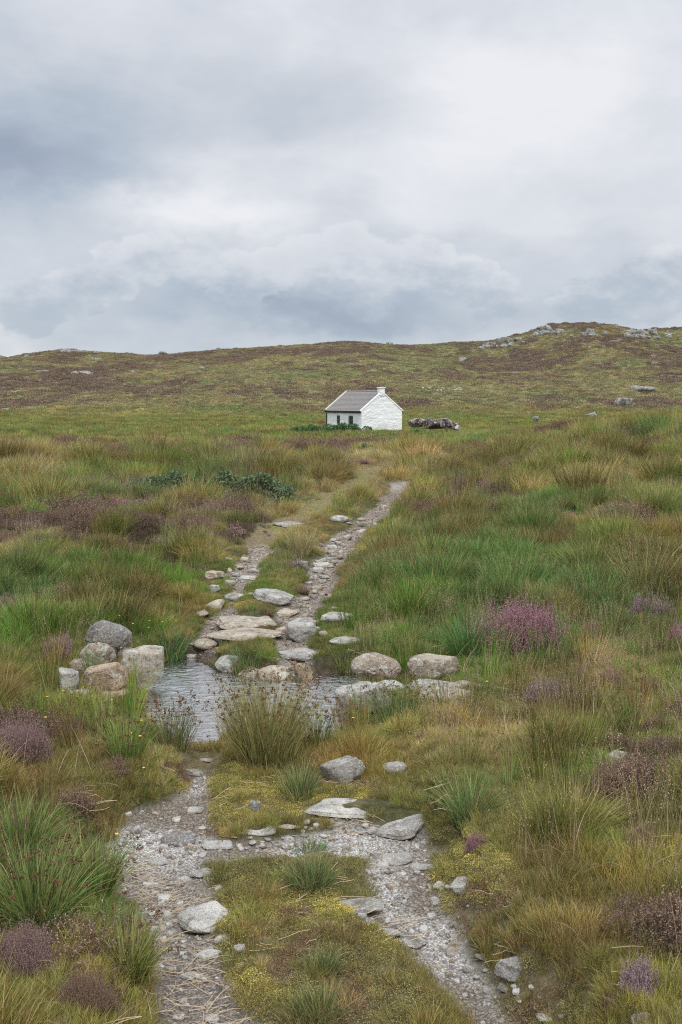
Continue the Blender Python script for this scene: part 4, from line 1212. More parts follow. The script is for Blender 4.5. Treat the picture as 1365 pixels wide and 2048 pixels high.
for i in range(5):   # fine short moor grass
    V, F, B, _ = blades(100, 0.20, 0.11, 0.0038, 0.85, 100 + i, 4); proto('short', 'short_grass_tuft', V, F, B, [M_BLADE])
for i in range(5):   # longer lush grass, swept over by the wind
    V, F, B, _ = blades(120, 0.36, 0.13, 0.0055, 0.65, 120 + i, 5, wind=0.25); proto('long', 'long_grass_tuft', V, F, B, [M_BLADE])
for i in range(4):   # rushes with brown heads
    V, F, B, tips = blades(64, 0.52, 0.08, 0.0048, 0.30, 140 + i, 5, bend=0.5, hvar=0.4)
    g = np.random.default_rng(i); tt = tips[g.random(len(tips)) < 0.4] - np.array((0, 0, 0.045))
    C = np.repeat(tt, 7, 0) + g.normal(0, 0.007, (len(tt) * 7, 3))
    v, f, b = flecks(C, 0.008, g); V, F, B, M = join([(V, F, B, 0), (v, f, b, 1)]); proto('rush', 'rush_tuft', V, F, B, [M_BLADE, M_SEED], M)
for i in range(3):   # flowering grass: thin pale stems with feathery heads
    V, F, B, tips = blades(16, 0.50, 0.12, 0.0022, 0.35, 160 + i, 4, bend=0.6)
    g = np.random.default_rng(40 + i)
    C = np.concatenate([tips + np.array((0, 0, -0.012 * k)) + g.normal(0, 0.0045, tips.shape) for k in range(9)])
    v, f, b = flecks(C, 0.006, g, up=2); V, F, B, M = join([(V, F, B, 0), (v, f, b, 0)]); proto('seedgrass', 'seed_grass_tuft', V, F, B, [M_STALK], M)


def heather_arrays(n, hgt, spread, seed, leaf=0.007, per=26, dome=0.5, flower=0.45, lobes=0):
    """upright sprigs set with scale leaves below and bells above: returns (stems, leaves, bells)"""
    g = np.random.default_rng(seed)
    a = g.uniform(0, 2 * np.pi, n); rr = np.sqrt(g.random(n)); r = spread * rr
    L = hgt * (1 - dome * rr ** 2) * g.uniform(0.75, 1.1, n)
    tilt = 0.75 * rr + 0.12
    d = np.stack([np.cos(a) * np.sin(tilt), np.sin(a) * np.sin(tilt), np.cos(tilt)], 1) + g.normal(0, 0.13, (n, 3))
    d /= np.linalg.norm(d, axis=1)[:, None]
    base = np.stack([np.cos(a) * r * 0.75, np.sin(a) * r * 0.75, np.full(n, -0.01)], 1)
    if lobes:                                  # several crowns grown together give a bush its ragged outline
        k = g.integers(0, lobes, n); la = g.uniform(0, 6.283, lobes); lr_ = spread * 0.85 * np.sqrt(g.random(lobes)); lh = g.uniform(0.72, 1.0, lobes) * (1.05 - 0.35 * (lr_ / spread) ** 2); ls = g.uniform(0.3, 0.5, lobes)
        base = base * ls[k][:, None] + np.stack([np.cos(la[k]) * lr_[k], np.sin(la[k]) * lr_[k], 0 * k], 1)
        L = L * lh[k] * g.uniform(0.7, 1.15, n)
    t = g.random((n, per)) ** 0.75
    C = base[:, None] + d[:, None] * (L[:, None] * t)[:, :, None] + g.normal(0, 0.010, (n, per, 3)) * (1.15 - t[:, :, None])
    C = C + (np.sin(t * 9 + a[:, None]) * 0.006)[:, :, None]
    isf = t > (1 - flower * g.uniform(0.5, 1.2, (n, 1)))
    le = flecks(C[~isf], leaf, g, up=0.6)
    if isf.any(): fl = flecks(C[isf], leaf * 0.85, g)
    else: fl = flecks(C[:1, 0], leaf, g)
    w = 0.0016; top = base + d * L[:, None]
    S = np.stack([base - (w, 0, 0), base + (w, 0, 0), top + (w * .4, 0, 0), top - (w * .4, 0, 0)], 1).reshape(-1, 3)
    SF = np.arange(n * 4).reshape(n, 4); SB = np.full((len(S), 3), .5)
    return (S, SF, SB), le, fl


def tint_mat(name, fixed, rough=0.85, trans=0.15, var=0.35):
    m, w, out = new_mat(name)
    bv = w.node('ShaderNodeAttribute'); bv.attribute_type = 'GEOMETRY'; bv.attribute_name = 'bv'
    u = w.sep(bv.outputs['Vector'])
    c = w.mix(u[1], tuple(x * (1 - var) for x in fixed), tuple(x * (1 + var) for x in fixed))
    b = w.node('ShaderNodeBsdfPrincipled'); w.put(b.inputs['Base Color'], c); b.inputs['Roughness'].default_value = rough; b.inputs['Specular IOR Level'].default_value = 0.15
    tr = w.node('ShaderNodeBsdfTranslucent'); w.put(tr.inputs[0], c)
    mx = w.node('ShaderNodeMixShader'); mx.inputs[0].default_value = trans
    w.l.new(b.outputs[0], mx.inputs[1]); w.l.new(tr.outputs[0], mx.inputs[2]); w.l.new(mx.outputs[0], out.inputs[0])
    return m


M_HLEAF = tint_mat('heather_leaf', (0.090, 0.105, 0.040))
M_HLEAF2 = tint_mat('heather_old_leaf', (0.19, 0.125, 0.075))
for i in range(4):   # low heather; its bells take the tint
    s, l, f = heather_arrays(70, 0.20, 0.15, 200 + i, per=22)
    V, F, B, M = join([(*s, 0), (*l, 1), (*f, 2)]); proto('heather', 'heather_sprigs', V, F, B, [M_TWIG, M_HLEAF, M_LEAF], M)
for i in range(3):
    s, l, f = heather_arrays(60, 0.20, 0.17, 220 + i, per=20)
    V, F, B, M = join([(*s, 0), (*l, 1), (*f, 2)]); proto('heather_old', 'brown_heather_sprigs', V, F, B, [M_TWIG, M_HLEAF2, M_LEAF], M)
for i in range(4):   # moss: crowded tiny stars on a cushion
    g = np.random.default_rng(300 + i); n = 420
    a = g.uniform(0, 6.283, n); r = 0.06 * np.sqrt(g.random(n))
    C = np.stack([r * np.cos(a), r * np.sin(a), 0.016 * (1 - (r / 0.06) ** 2) + g.normal(0, 0.003, n)], 1)
    v, f, b = flecks(C, 0.0042, g, up=0.8); proto('moss', 'moss_cushion', v, f, b, [M_MOSS])
for i in range(4):   # dead straw lying flat
    g = np.random.default_rng(320 + i); n = 12; V, F, B = [], [], []
    for k in range(n):
        a = g.normal(0.1, 0.5); L = g.uniform(0.03, 0.15); c = g.normal(0, 0.07, 2); cv = g.normal(0, 0.25)
        pts = []
        for s in range(4):
            t = s / 3 - .5; x = c[0] + math.cos(a + cv * t) * L * t; y = c[1] + math.sin(a + cv * t) * L * t
            z = 0.004 + 0.012 * g.random(); w_ = 0.0010
            pts += [(x + math.sin(a) * w_, y - math.cos(a) * w_, z), (x - math.sin(a) * w_, y + math.cos(a) * w_, z + 0.001)]
        o_ = len(V); V += pts; F += [(o_ + 2 * s, o_ + 2 * s + 1, o_ + 2 * s + 3, o_ + 2 * s + 2) for s in range(3)]; B += [(g.random(), g.random(), .5)] * 8
    proto('straw', 'straw_litter', np.array(V), np.array(F), np.array(B), [M_STALK])
for i in range(5):   # gravel
    V, F = rock_shape(500 + i, ('block', 'slab', 'jag')[i % 3], 2); proto('gravel', 'gravel_chip', V, F, np.full((len(V), 3), .5), [M_PEBBLE])
# simpler and broader tufts for the middle and far distance
for i in range(5):
    V, F, B, _ = blades(60, 0.38, 0.20, 0.011, 0.6, 400 + i, 3, wind=0.2); proto('mid', 'grass_tussock', V, F, B, [M_BLADE])
for i in range(4):
    V, F, B, _ = blades(46, 0.50, 0.42, 0.030, 0.7, 420 + i, 2); proto('far', 'meadow_grass', V, F, B, [M_BLADE])
for i in range(3):
    s, l, f = heather_arrays(60, 0.30, 0.30, 440 + i, leaf=0.022, per=12); V, F, B, M = join([(*l, 0), (*f, 1)]); proto('mid_heather', 'heather_cushion', V, F, B, [M_HLEAF2, M_LEAF], M)
for i in range(4):
    g = np.random.default_rng(460 + i); n = 120
    a = g.uniform(0, 6.283, n); r = 0.8 * np.sqrt(g.random(n))
    C = np.stack([r * np.cos(a), r * np.sin(a), 0.22 * (1 - (r / 0.8) ** 2) + g.normal(0, 0.05, n)], 1)
    v, f, b = flecks(C, 0.13, g, up=2.4); proto('hill', 'hill_tussock', v, f, b, [M_HILL])


def tufted(x, y, S, lo=0.68, hi=1.15, tl=0.28):
    """mound the plants of one tussock: tall in its middle, leaning outwards at its rim"""
    r1, r2, d, a = cells(x, y, cell_size(y))
    S = S * (lo + (hi - lo) * np.exp(-(d / 0.38) ** 2)) * (0.65 + 0.7 * r2)
    rz = rng.uniform(0, 6.283, len(x)); am = tl * np.minimum(d, 0.8); psi = a - rz
    wx = 0.16 + 0.14 * fbm(x / 3, y / 3, 95, 2)          # the wind leans everything a little to the right
    return S, np.stack([-am * np.sin(psi) + wx * np.sin(rz) + rng.normal(0, .2, len(x)), am * np.cos(psi) + wx * np.cos(rz) + rng.normal(0, .2, len(x)), rz], 1)


def scatter(name, kind, x, y, scale, tint, label, cat, zoff=0.0, rot=None, tiltamt=0.12, sxyz=None, z=None):
    n = len(x)
    z = (H(x, y) if z is None else z) + zoff
    me = bpy.data.meshes.new(name); me.vertices.add(n)
    me.vertices.foreach_set('co', np.stack([x, y, z], 1).astype(np.float32).ravel())
    r = rot if (rot is not None and np.ndim(rot) == 2) else np.stack([rng.normal(0, tiltamt, n), rng.normal(0, tiltamt, n), rng.uniform(0, 6.283, n) if rot is None else rot], 1)
    sc = np.repeat(np.asarray(scale, float)[:, None], 3, 1) if sxyz is None else sxyz
    for nm, a in (('rot', r), ('scl', sc), ('tint', tint)):
        at = me.attributes.new(nm, 'FLOAT_VECTOR', 'POINT'); at.data.foreach_set('vector', np.asarray(a, np.float32).ravel())
    P = PROTO[kind]
    at = me.attributes.new('pick', 'INT', 'POINT'); at.data.foreach_set('value', rng.integers(0, len(P), n).astype(np.int32))
    o = link(name, me)
    ng = bpy.data.node_groups.new(name, 'GeometryNodeTree')
    ng.interface.new_socket('Geometry', in_out='INPUT', socket_type='NodeSocketGeometry')
    ng.interface.new_socket('Geometry', in_out='OUTPUT', socket_type='NodeSocketGeometry')
    N, L = ng.nodes, ng.links
    gi, go = N.new('NodeGroupInput'), N.new('NodeGroupOutput')
    j = N.new('GeometryNodeJoinGeometry')
    for p in P:
        oi = N.new('GeometryNodeObjectInfo'); oi.inputs['Object'].default_value = p; oi.inputs['As Instance'].default_value = True
        L.new(oi.outputs['Geometry'], j.inputs[0])
    def at_(nm, dt):
        a = N.new('GeometryNodeInputNamedAttribute'); a.data_type = dt; a.inputs['Name'].default_value = nm; return a.outputs['Attribute']
    ip = N.new('GeometryNodeInstanceOnPoints'); L.new(gi.outputs[0], ip.inputs['Points']); L.new(j.outputs[0], ip.inputs['Instance'])
    ip.inputs['Pick Instance'].default_value = True
    L.new(at_('pick', 'INT'), ip.inputs['Instance Index'])
    er = N.new('FunctionNodeEulerToRotation'); L.new(at_('rot', 'FLOAT_VECTOR'), er.inputs[0]); L.new(er.outputs[0], ip.inputs['Rotation'])
    L.new(at_('scl', 'FLOAT_VECTOR'), ip.inputs['Scale'])
    L.new(ip.outputs[0], go.inputs[0])
    md = o.modifiers.new('scatter', 'NODES'); md.node_group = ng
    prop(o, label, cat, kind='stuff')
    return o


def wedge(n, r0, r1, half, power=1.0):
    u = rng.random(n)
    r = np.sqrt(r0 ** 2 + (r1 ** 2 - r0 ** 2) * u) if power == 1.0 else r0 * (r1 / r0) ** u
    th = np.radians(rng.uniform(-half, half, n))
    return r * np.sin(th), r * np.cos(th)


SD = np.array(STONE_DISKS)
def clear_of_stones(x, y, grow=1.0, pad=0.0):
    ok = np.ones(len(x), bool)
    for a, b, c, d in SD:
        if b > 60: continue
        ok &= ((x - a) / (c * grow + pad)) ** 2 + ((y - b) / (d * grow + pad)) ** 2 > 1
    return ok


HOUSE = [(2.10, 101.7), (2.10 + 4.98 * .857, 101.7 + 4.98 * .515), (2.10 + 4.98 * .857 - 7.1 * .515, 101.7 + 4.98 * .515 + 7.1 * .857), (2.10 - 7.1 * .515, 101.7 + 7.1 * .857)]
BUSH_DISKS = []          # filled by the single bushes below


def bushes_clear(x, y):
    ok = np.ones(len(x), bool)
    for a, b, r in BUSH_DISKS: ok &= ((x - a) ** 2 + (y - b) ** 2 > (r * 0.8) ** 2) | (rng.random(len(x)) < 0.4)
    return ok


# ------------------------------------------------------------------ single bushes and tussocks
PINK, LILAC, MAUVE, DULL = (0.40, 0.215, 0.25), (0.40, 0.285, 0.31), (0.355, 0.235, 0.225), (0.31, 0.205, 0.15)
HB = {}
def heather_bush(cx, by, wp, hp, col, label, dense=1.0, flower=0.5, group=None, name='heather_bush'):
    h = hit(cx, min(by, 2046)); D = math.hypot(h[0], h[1]); s = D / FPX
    w, ht = wp * s / 2, hp * s * 0.92
    big = wp > 110; key = ('b' if big else 's' if D < 12 else 'f', int(cx) % 3, flower > 0.3)
    if key not in HB:
        n, per, lf = (3000, 34, 0.0125) if big else (700, 26, 0.024) if D < 12 else (200, 14, 0.05)
        st, le, fl = heather_arrays(n, 1.0, 0.85, 700 + key[1] + (50 if big else 0), leaf=lf * 1.5, per=per, dome=0.4, flower=0.6 if key[2] else 0.25, lobes=16 if big else 6)
        V, F, B, M = join([(*st, 0), (*le, 1)])
        HB[key] = (np_mesh('heather_foliage', V, F, [M_TWIG, M_HLEAF], {'bv': B}, mat_idx=M), np_mesh('heather_blossom', fl[0], fl[1], [M_LEAF_O], {'bv': fl[2]}))
    o = bpy.data.objects.new(name, None); COL.objects.link(o); link('foliage', HB[key][0], o); c = link('blossom', HB[key][1], o)
    dirv = (h[0] / D, h[1] / D)
    o.location = (h[0] + dirv[0] * w * 0.6, h[1] + dirv[1] * w * 0.6, h[2] - 0.01); o.scale = (w, w * 0.8, ht * 1.1); o.rotation_euler = (0, 0, (cx * 0.37) % 6.28)
    c.color = (*col, 1)
    prop(o, label, 'heather', group)
    BUSH_DISKS.append((o.location.x, o.location.y, w * 0.8))
    return o


for a in [
    (1040, 1316, 250, 128, PINK, 'largest pink purple heather bush right of the squared boulder', 1, .6),
    (1110, 1418, 124, 62, LILAC, 'long lilac heather bush in the grass right of the pool', 1, .5),
    (1154, 1356, 44, 34, PINK, 'small bright pink heather behind the long lilac heather'), (1218, 1378, 70, 46, PINK, 'bright pink heather right of the long lilac heather'),
    (1192, 1436, 44, 36, MAUVE, 'small mauve heather in yellow green tussock right of the pool'), (1306, 1240, 76, 62, LILAC, 'loose lilac heather bush near the right edge behind the rushes'),
    (1350, 1290, 60, 54, PINK, 'pink heather cut by the right edge of the picture'), (1302, 1400, 50, 62, DULL, 'rusty heather right of the bright pink heather'),
    (1190, 1275, 60, 46, DULL, 'faded heather between the big pink bush and the lilac bush at right'),
    (128, 1330, 84, 86, MAUVE, 'upright mauve heather bush left of the boulder heap', 1, .6), (16, 1226, 66, 46, MAUVE, 'mauve heather at the left edge above the boulder heap'),
    (128, 1192, 36, 36, DULL, 'dull heather in the long grass on the left'), (586, 1140, 52, 34, LILAC, 'lilac pink heather on the hump between the two tracks'),
    (424, 926, 60, 26, PINK, 'bright pink heather in the far heather band left of centre'), (292, 1136, 44, 20, PINK, 'small pink heather in the grass left of the tracks'),
    (952, 1706, 46, 52, PINK, 'small pink heather on top of the yellow moss bank'), (1235, 1560, 90, 40, DULL, 'faded spreading heather on the right bank'),
    (1040, 1560, 60, 40, DULL, 'faded heather in the ochre grass right of the mossy stone'), (850, 1490, 40, 40, DULL, 'rust coloured heather behind the mossy grey stone'),
    (1090, 1480, 70, 36, DULL, 'brownish heather below the long lilac heather'), (1320, 1470, 70, 44, DULL, 'brownish heather near the right edge'),
    (1290, 1720, 110, 70, DULL, 'dark heather with few flowers on the right bank'), (1150, 1620, 80, 52, DULL, 'dark green heather with pink tips in the middle of the right bank'),
    (1290, 2000, 110, 90, LILAC, 'lilac heather at the bottom right corner'), (1220, 2030, 60, 56, PINK, 'pink tipped heather beside the dark round stone'),
    (1230, 1870, 70, 50, PINK, 'scattered pink heather right of the ruts'),
    (48, 1540, 130, 130, MAUVE, 'tall mauve heather at the left edge across from the pool', 1, .6), (150, 1650, 110, 88, DULL, 'dark green heather left of the upper left rut'),
    (40, 1700, 110, 90, DULL, 'dark heather at the left edge beside the left rut'), (240, 1560, 84, 50, DULL, 'faded heather at the left of the near pool bank'),
    (50, 1960, 150, 120, MAUVE, 'big mauve grey heather at the bottom left', 1, .6), (170, 2040, 120, 100, DULL, 'dark green heather at the bottom left beside the rut'),
    (912, 1022, 90, 40, DULL, 'dark brown heather mound right of the upper track'), (990, 960, 70, 34, MAUVE, 'purple brown heather in the strip right of the upper track'),
    (960, 985, 60, 32, MAUVE, 'dark purple heather below the purple brown one'), (1010, 935, 50, 22, DULL, 'heather at the top of the strip right of the track'),
    (1140, 1036, 40, 20, MAUVE, 'small purple heather before the pale green tussock'), (720, 928, 44, 18, PINK, 'small pink heather behind the straw tufts near the track'),
    (530, 1236, 44, 30, DULL, 'faded heather at the left track edge'), (600, 1190, 44, 24, DULL, 'brown heather beside the stony track'),
    (245, 1015, 60, 24, PINK, 'pink heather before the left grey green willow'), (150, 985, 50, 20, MAUVE, 'mauve heather far left in the heather field'),
    (470, 1075, 60, 34, MAUVE, 'mauve heather right above the left track'), (400, 1150, 50, 26, DULL, 'brown heather at the grass edge of the left track'),
    (60, 1060, 60, 24, DULL, 'brown heather at the left in the heather field'), (330, 1090, 50, 22, PINK, 'pink heather in the middle of the heather field')]:
    heather_bush(*a[:6], *(a[6:8] if len(a) > 6 else ()))

M_WILLOW = tint_mat('willow_leaf', (0.135, 0.19, 0.095), 0.6, 0.25)
M_NETTLE = tint_mat('bramble_leaf', (0.085, 0.18, 0.065), 0.6, 0.25)
M_WTWIG = simple_mat('willow_twig', (0.11, 0.085, 0.06), 0.9)


def leafy_bush(name, cx, by, wp, hp, mat, label, cat='shrub', leaf=0.035, n=2600, seed=0):
    h = hit(cx, by); D = math.hypot(h[0], h[1]); s = D / FPX
    W, Ht = wp * s / 2, hp * s
    g = np.random.default_rng(seed + int(cx))
    # lobes of uneven height give the crown its outline
    k = 9; lx = np.linspace(-0.8, 0.8, k) + g.normal(0, .06, k); ly = g.uniform(-.5, .5, k); lr = g.uniform(0.22, 0.36, k); lh = g.uniform(0.6, 1.0, k) * (1 - 0.55 * np.abs(lx) ** 2)
    pick = g.integers(0, k, n)
    d = g.normal(size=(n, 3)); d /= np.linalg.norm(d, axis=1)[:, None]; d[:, 2] = np.abs(d[:, 2])
    rad = g.uniform(0.55, 1.05, n) ** 0.5
    C = np.stack([(lx[pick] + d[:, 0] * lr[pick] * rad) * W, (ly[pick] * .7 + d[:, 1] * lr[pick] * rad * 1.2) * W * 0.7, lh[pick] * Ht * (0.15 + 0.85 * d[:, 2] * rad)], 1)
    V, F, B = flecks(C, leaf, g, up=0.5)
    o = bpy.data.objects.new(name, None); COL.objects.link(o); link('foliage', np_mesh('foliage', V, F, [mat], {'bv': B}), o)
    p = Parts()
    for i in range(k):
        for q in range(3):
            t = (lx[i] * W + g.normal(0, .1) * W, ly[i] * W * .5 + g.normal(0, .1) * W, lh[i] * Ht * g.uniform(.7, .95))
            p.tube([(lx[i] * W * .55, ly[i] * W * .2, -0.05), (lx[i] * W * .8, ly[i] * W * .4, t[2] * .5), t], [0.012, 0.008, 0.003], 4)
    p.build('stem', M_WTWIG, o)
    o.location = (h[0], h[1] + W * 0.25, h[2])
    prop(o, label, cat)
    for q_ in (-0.55, 0, 0.55): BUSH_DISKS.append((o.location.x + q_ * W, o.location.y, W * 0.5))


leafy_bush('willow_shrub', 345, 982, 190, 44, M_WILLOW, 'grey green dwarf willow shrub, the left and flatter one in the heather field', leaf=0.05, n=4200)
leafy_bush('willow_shrub', 480, 996, 200, 58, M_WILLOW, 'grey green dwarf willow shrub, the widest and darkest of the heather field', leaf=0.05, n=6000)
leafy_bush('willow_shrub', 568, 1006, 60, 36, M_WILLOW, 'small pale willow sprout at the right end of the willows', leaf=0.04, n=700)
leafy_bush('willow_shrub', 605, 914, 60, 14, M_WILLOW, 'low blue green shrub far beyond the willows', leaf=0.05, n=900)
leafy_bush('willow_shrub', 735, 905, 44, 20, M_WILLOW, 'grey green sprouting shrub below the cottage', leaf=0.05, n=800)
leafy_bush('bramble_bush', 690, 863, 100, 20, M_NETTLE, 'dark green nettles and brambles along the cottage front wall', 'bush', leaf=0.13, n=1800)
leafy_bush('bramble_bush', 622, 865, 80, 17, M_NETTLE, 'dark green brambles left of the cottage', 'bush', leaf=0.13, n=1200)
leafy_bush('bramble_bush', 835, 868, 34, 10, M_NETTLE, 'green weeds before the boulder pile by the cottage', 'bush', leaf=0.12, n=500)
M_RED = tint_mat('red_flowers', (0.26, 0.10, 0.09))
leafy_bush('dock_plants', 640, 850, 34, 9, M_RED, 'reddish dock plants at the left end of the cottage', 'plant', leaf=0.12, n=300)


def y_near(by): return by < 1650


def tussock(name, cx, by, wp, hp, col, label, kind='grass', n=500, seed=0, width=0.0045, cat='grass tuft', heads=0.0):
    """one tussock that stands out from the rest, blades and heads built to its own size"""
    h = hit(cx, by); D = math.hypot(h[0], h[1]); s = D / FPX
    sp = wp * s * 0.5; ht = hp * s
    lean = (0.36 if y_near(by) else 0.5) if kind == 'rush' else 0.6
    V, F, B, tips = blades(n, ht * 1.05, sp * (0.50 if kind == 'rush' else 0.5), width, lean, 900 + seed + int(cx), 5, bend=0.6 if kind == 'rush' else 1.2, hvar=0.45, out=1.3 if kind == 'rush' else 0.9)
    if heads:
        o = bpy.data.objects.new(name, None); COL.objects.link(o); bl = link('blades', np_mesh('blades', V, F, [M_BLADE_O], {'bv': B}), o)
    else: o = bl = link(name, np_mesh(name, V, F, [M_BLADE_O], {'bv': B}))
    bl.color = (*(min(1, q * 1.45) for q in col), 1)
    if heads:
        g = np.random.default_rng(seed + 5); tt = tips[g.random(len(tips)) < heads]
        tt = tt + np.array((0, 0, -0.03)) * g.random((len(tt), 1))
        C = np.repeat(tt, 10, 0) + g.normal(0, 0.0065, (len(tt) * 10, 3))
        v, f, b = flecks(C, 0.0095, g); link('seed_heads', np_mesh('seed_heads', v, f, [M_SEED]), o)['kind'] = 'stuff'
    o.location = (h[0], h[1] + sp * 0.2, h[2] - 0.01)
    prop(o, label, cat)
    return o


RUSHC = (0.20, 0.22, 0.09)
tussock('rush_clump', 530, 1530, 235, 205, (0.215, 0.205, 0.08), 'big clump of rushes with brown seed heads growing before the pool', 'rush', 1000, 1, 0.0048, 'rushes', 0.26)
tussock('rush_clump', 598, 1594, 120, 92, (0.12, 0.16, 0.06), 'low green rush tuft at the foot of the big rush clump', 'rush', 240, 2, 0.0045, 'rushes')
tussock('rush_clump', 632, 1500, 110, 120, (0.14, 0.16, 0.06), 'rush clump leaning right over the near edge of the pool', 'rush', 240, 3, 0.004, 'rushes', 0.3)
tussock('rush_clump', 345, 1500, 130, 120, (0.13, 0.15, 0.06), 'rushes with small dark heads on the left bank of the pool', 'rush', 300, 4, 0.004, 'rushes', 0.3)
tussock('rush_clump', 800, 1450, 170, 110, (0.11, 0.16, 0.055), 'rushes in front of the boulders right of the pool', 'rush', 360, 5, 0.004, 'rushes', 0.25)
tussock('rush_clump', 940, 1650, 130, 130, (0.10, 0.15, 0.05), 'dark green rush tuft rising behind the yellow moss bank', 'rush', 320, 6, 0.0045, 'rushes')
tussock('rush_clump', 70, 1860, 200, 210, (0.115, 0.165, 0.045), 'tall bright green rushes and grass at the left edge beside the left rut', 'rush', 620, 11, 0.005, 'rushes', 0.1)
tussock('rush_clump', 185, 1800, 130, 170, (0.12, 0.16, 0.045), 'tall green rushes overhanging the left side of the left rut', 'rush', 420, 12, 0.005, 'rushes', 0.1)
tussock('rush_clump', 255, 1960, 130, 150, (0.15, 0.17, 0.045), 'mixed green and straw rushes at the bottom of the left rut', 'rush', 360, 13, 0.0045, 'rushes', 0.1)
tussock('rush_clump', 30, 1720, 170, 150, (0.11, 0.165, 0.042), 'green tall tuft at the left edge above the bottom heather', 'rush', 420, 14, 0.005, 'rushes')
tussock('rush_clump', 250, 1520, 130, 110, (0.12, 0.18, 0.04), 'green rushes on the bank before the boulder heap', 'rush', 340, 15, 0.0045, 'rushes', 0.15)
tussock('rush_clump', 1030, 1200, 200, 110, (0.11, 0.19, 0.05), 'tall green rushes standing behind the largest heather bush', 'rush', 700, 16, 0.007, 'rushes', 0.15)
tussock('rush_clump', 1290, 1190, 150, 120, (0.20, 0.20, 0.08), 'straw and green rushes near the right edge with feathery tops', 'rush', 500, 17, 0.006, 'rushes', 0.3)
tussock('grass_tussock', 1235, 1045, 120, 46, (0.19, 0.24, 0.12), 'pale drooping grass tussock on the right field', n=700, width=0.007)
tussock('grass_tussock', 1185, 985, 90, 30, (0.075, 0.15, 0.05), 'deep green grass tussock on the right field', n=500, width=0.01)
tussock('grass_tussock', 620, 1780, 150, 84, (0.105, 0.14, 0.05), 'broad dark green tussock in the turf between the ruts', n=560, width=0.0035)
tussock('grass_tussock', 620, 1710, 120, 44, (0.085, 0.15, 0.06), 'low green tuft above the broad tussock between the ruts', n=320, width=0.0035)
tussock('grass_tussock', 645, 1950, 130, 64, (0.10, 0.13, 0.045), 'dark tussock low in the middle of the turf strip', n=420, width=0.0035)
tussock('grass_tussock', 640, 2044, 180, 80, (0.11, 0.13, 0.045), 'tussock at the bottom edge in the middle of the track', n=520, width=0.0035)
tussock('grass_tussock', 470, 1800, 60, 46, (0.17, 0.15, 0.06), 'small reddish tuft in the moss right of the left rut', n=150, width=0.003)
tussock('grass_tussock', 495, 1340, 110, 62, (0.085, 0.145, 0.045), 'round grass tussock between the two tracks above the pool', n=560, width=0.004)
tussock('grass_tussock', 690, 1340, 90, 62, (0.13, 0.16, 0.05), 'grass tuft hanging over the far right bank of the pool', n=420, width=0.004)
tussock('grass_tussock', 940, 1320, 130, 110, (0.075, 0.165, 0.045), 'bright green tussock between the tan boulder and the pink heather', n=700, width=0.005)
tussock('grass_tussock', 340, 1320, 100, 80, (0.070, 0.15, 0.05), 'bright green tussock behind the big squared boulder', n=560, width=0.005)
tussock('grass_tussock', 1200, 1430, 120, 70, (0.19, 0.22, 0.06), 'yellow green tussock right of the pool between the heathers', n=480, width=0.0045)
tussock('grass_tussock', 985, 1870, 40, 40, (0.20, 0.15, 0.06), 'small rusty tuft at the right edge of the right rut', n=110, width=0.003)
tussock('grass_tussock', 60, 935, 90, 36, (0.30, 0.26, 0.15), 'pale straw tussock at the left edge of the heather band', n=400, width=0.009)
tussock('grass_tussock', 880, 925, 80, 26, (0.32, 0.26, 0.15), 'pale straw tussock right of the top of the track', n=400, width=0.009)
tussock('grass_tussock', 600, 1105, 90, 60, (0.24, 0.21, 0.10), 'straw coloured tussock between the two upper tracks', n=420, width=0.005)


def flower(px, py, label='small yellow wildflower on a thin stem in the grass by the pool', group='yellow wildflowers', hgt=0.22, sc=1.0):
    h = hit(px, py)
    if h is None: return
    D = math.hypot(h[0], h[1])
    h = hit(px, min(py + hgt * 0.9 * FPX / D, 2046))
    if 'fl' not in HB:
        p = Parts(); p.tube([(0, 0, -0.02), (0.012, 0, 0.5), (0, 0, 1.0)], 0.0016, 4)
        q = Parts()
        for k in range(6):
            a = k * math.pi / 3; c, s_ = math.cos(a), math.sin(a)
            q.add([(0, 0, 0), (c * .6 - s_ * .4, s_ * .6 + c * .4, .35), (c, s_, .45), (c * .6 + s_ * .4, s_ * .6 - c * .4, .35)], [(0, 1, 2, 3)])
        HB['fl'] = (p, q)
        HB['fl_mat'] = simple_mat('yellow_petal', (0.80, 0.56, 0.02), 0.6, 0.1)
        HB['st_mat'] = simple_mat('flower_stem', (0.09, 0.15, 0.04), 0.7)
        o1 = p.build('yellow_flower', HB['st_mat']); o2 = q.build('petals', HB['fl_mat'], o1)
        HB['m1'], HB['m2'] = o1.data, o2.data
        bpy.data.objects.remove(o2); bpy.data.objects.remove(o1)
    o = bpy.data.objects.new('yellow_flower', None); COL.objects.link(o); link('stem', HB['m1'], o); c = link('petals', HB['m2'], o)
    hh = hgt * random.uniform(0.8, 1.15)
    o.location = h; o.scale = (1, 1, hh)
    c.location = (0, 0, 1.0); r = 0.0105 * sc; c.scale = (r, r, r / hh); c.rotation_euler = (random.uniform(-.5, .5), random.uniform(-.5, .5), random.random() * 6)
    prop(o, label, 'flower', group)


for q in [(168, 1380), (223, 1408), (132, 1382), (156, 1400), (95, 1407), (332, 1441), (272, 1443), (285, 1447), (304, 1453), (281, 1490), (267, 1480), (94, 1443), (288, 1548),
          (190, 1212), (188, 1223), (249, 1211), (266, 1256), (240, 1237), (299, 1250), (297, 1278), (242, 1296), (352, 1265), (326, 1262), (495, 1447), (497, 1462), (972, 1364), (705, 1448), (746, 1386)]:
    flower(*q)
flower(233, 1672, 'orange yellow flower at the grass edge of the left rut', 'yellow wildflowers', 0.14, 1.2)

# ------------------------------------------------------------------ cover of the moor
def cover(x, y):
    g, t, p = masks(x, y)
    return g, t, p, *colour_fields(x, y)


def jit(n, a, b): return rng.uniform(a, b, n)


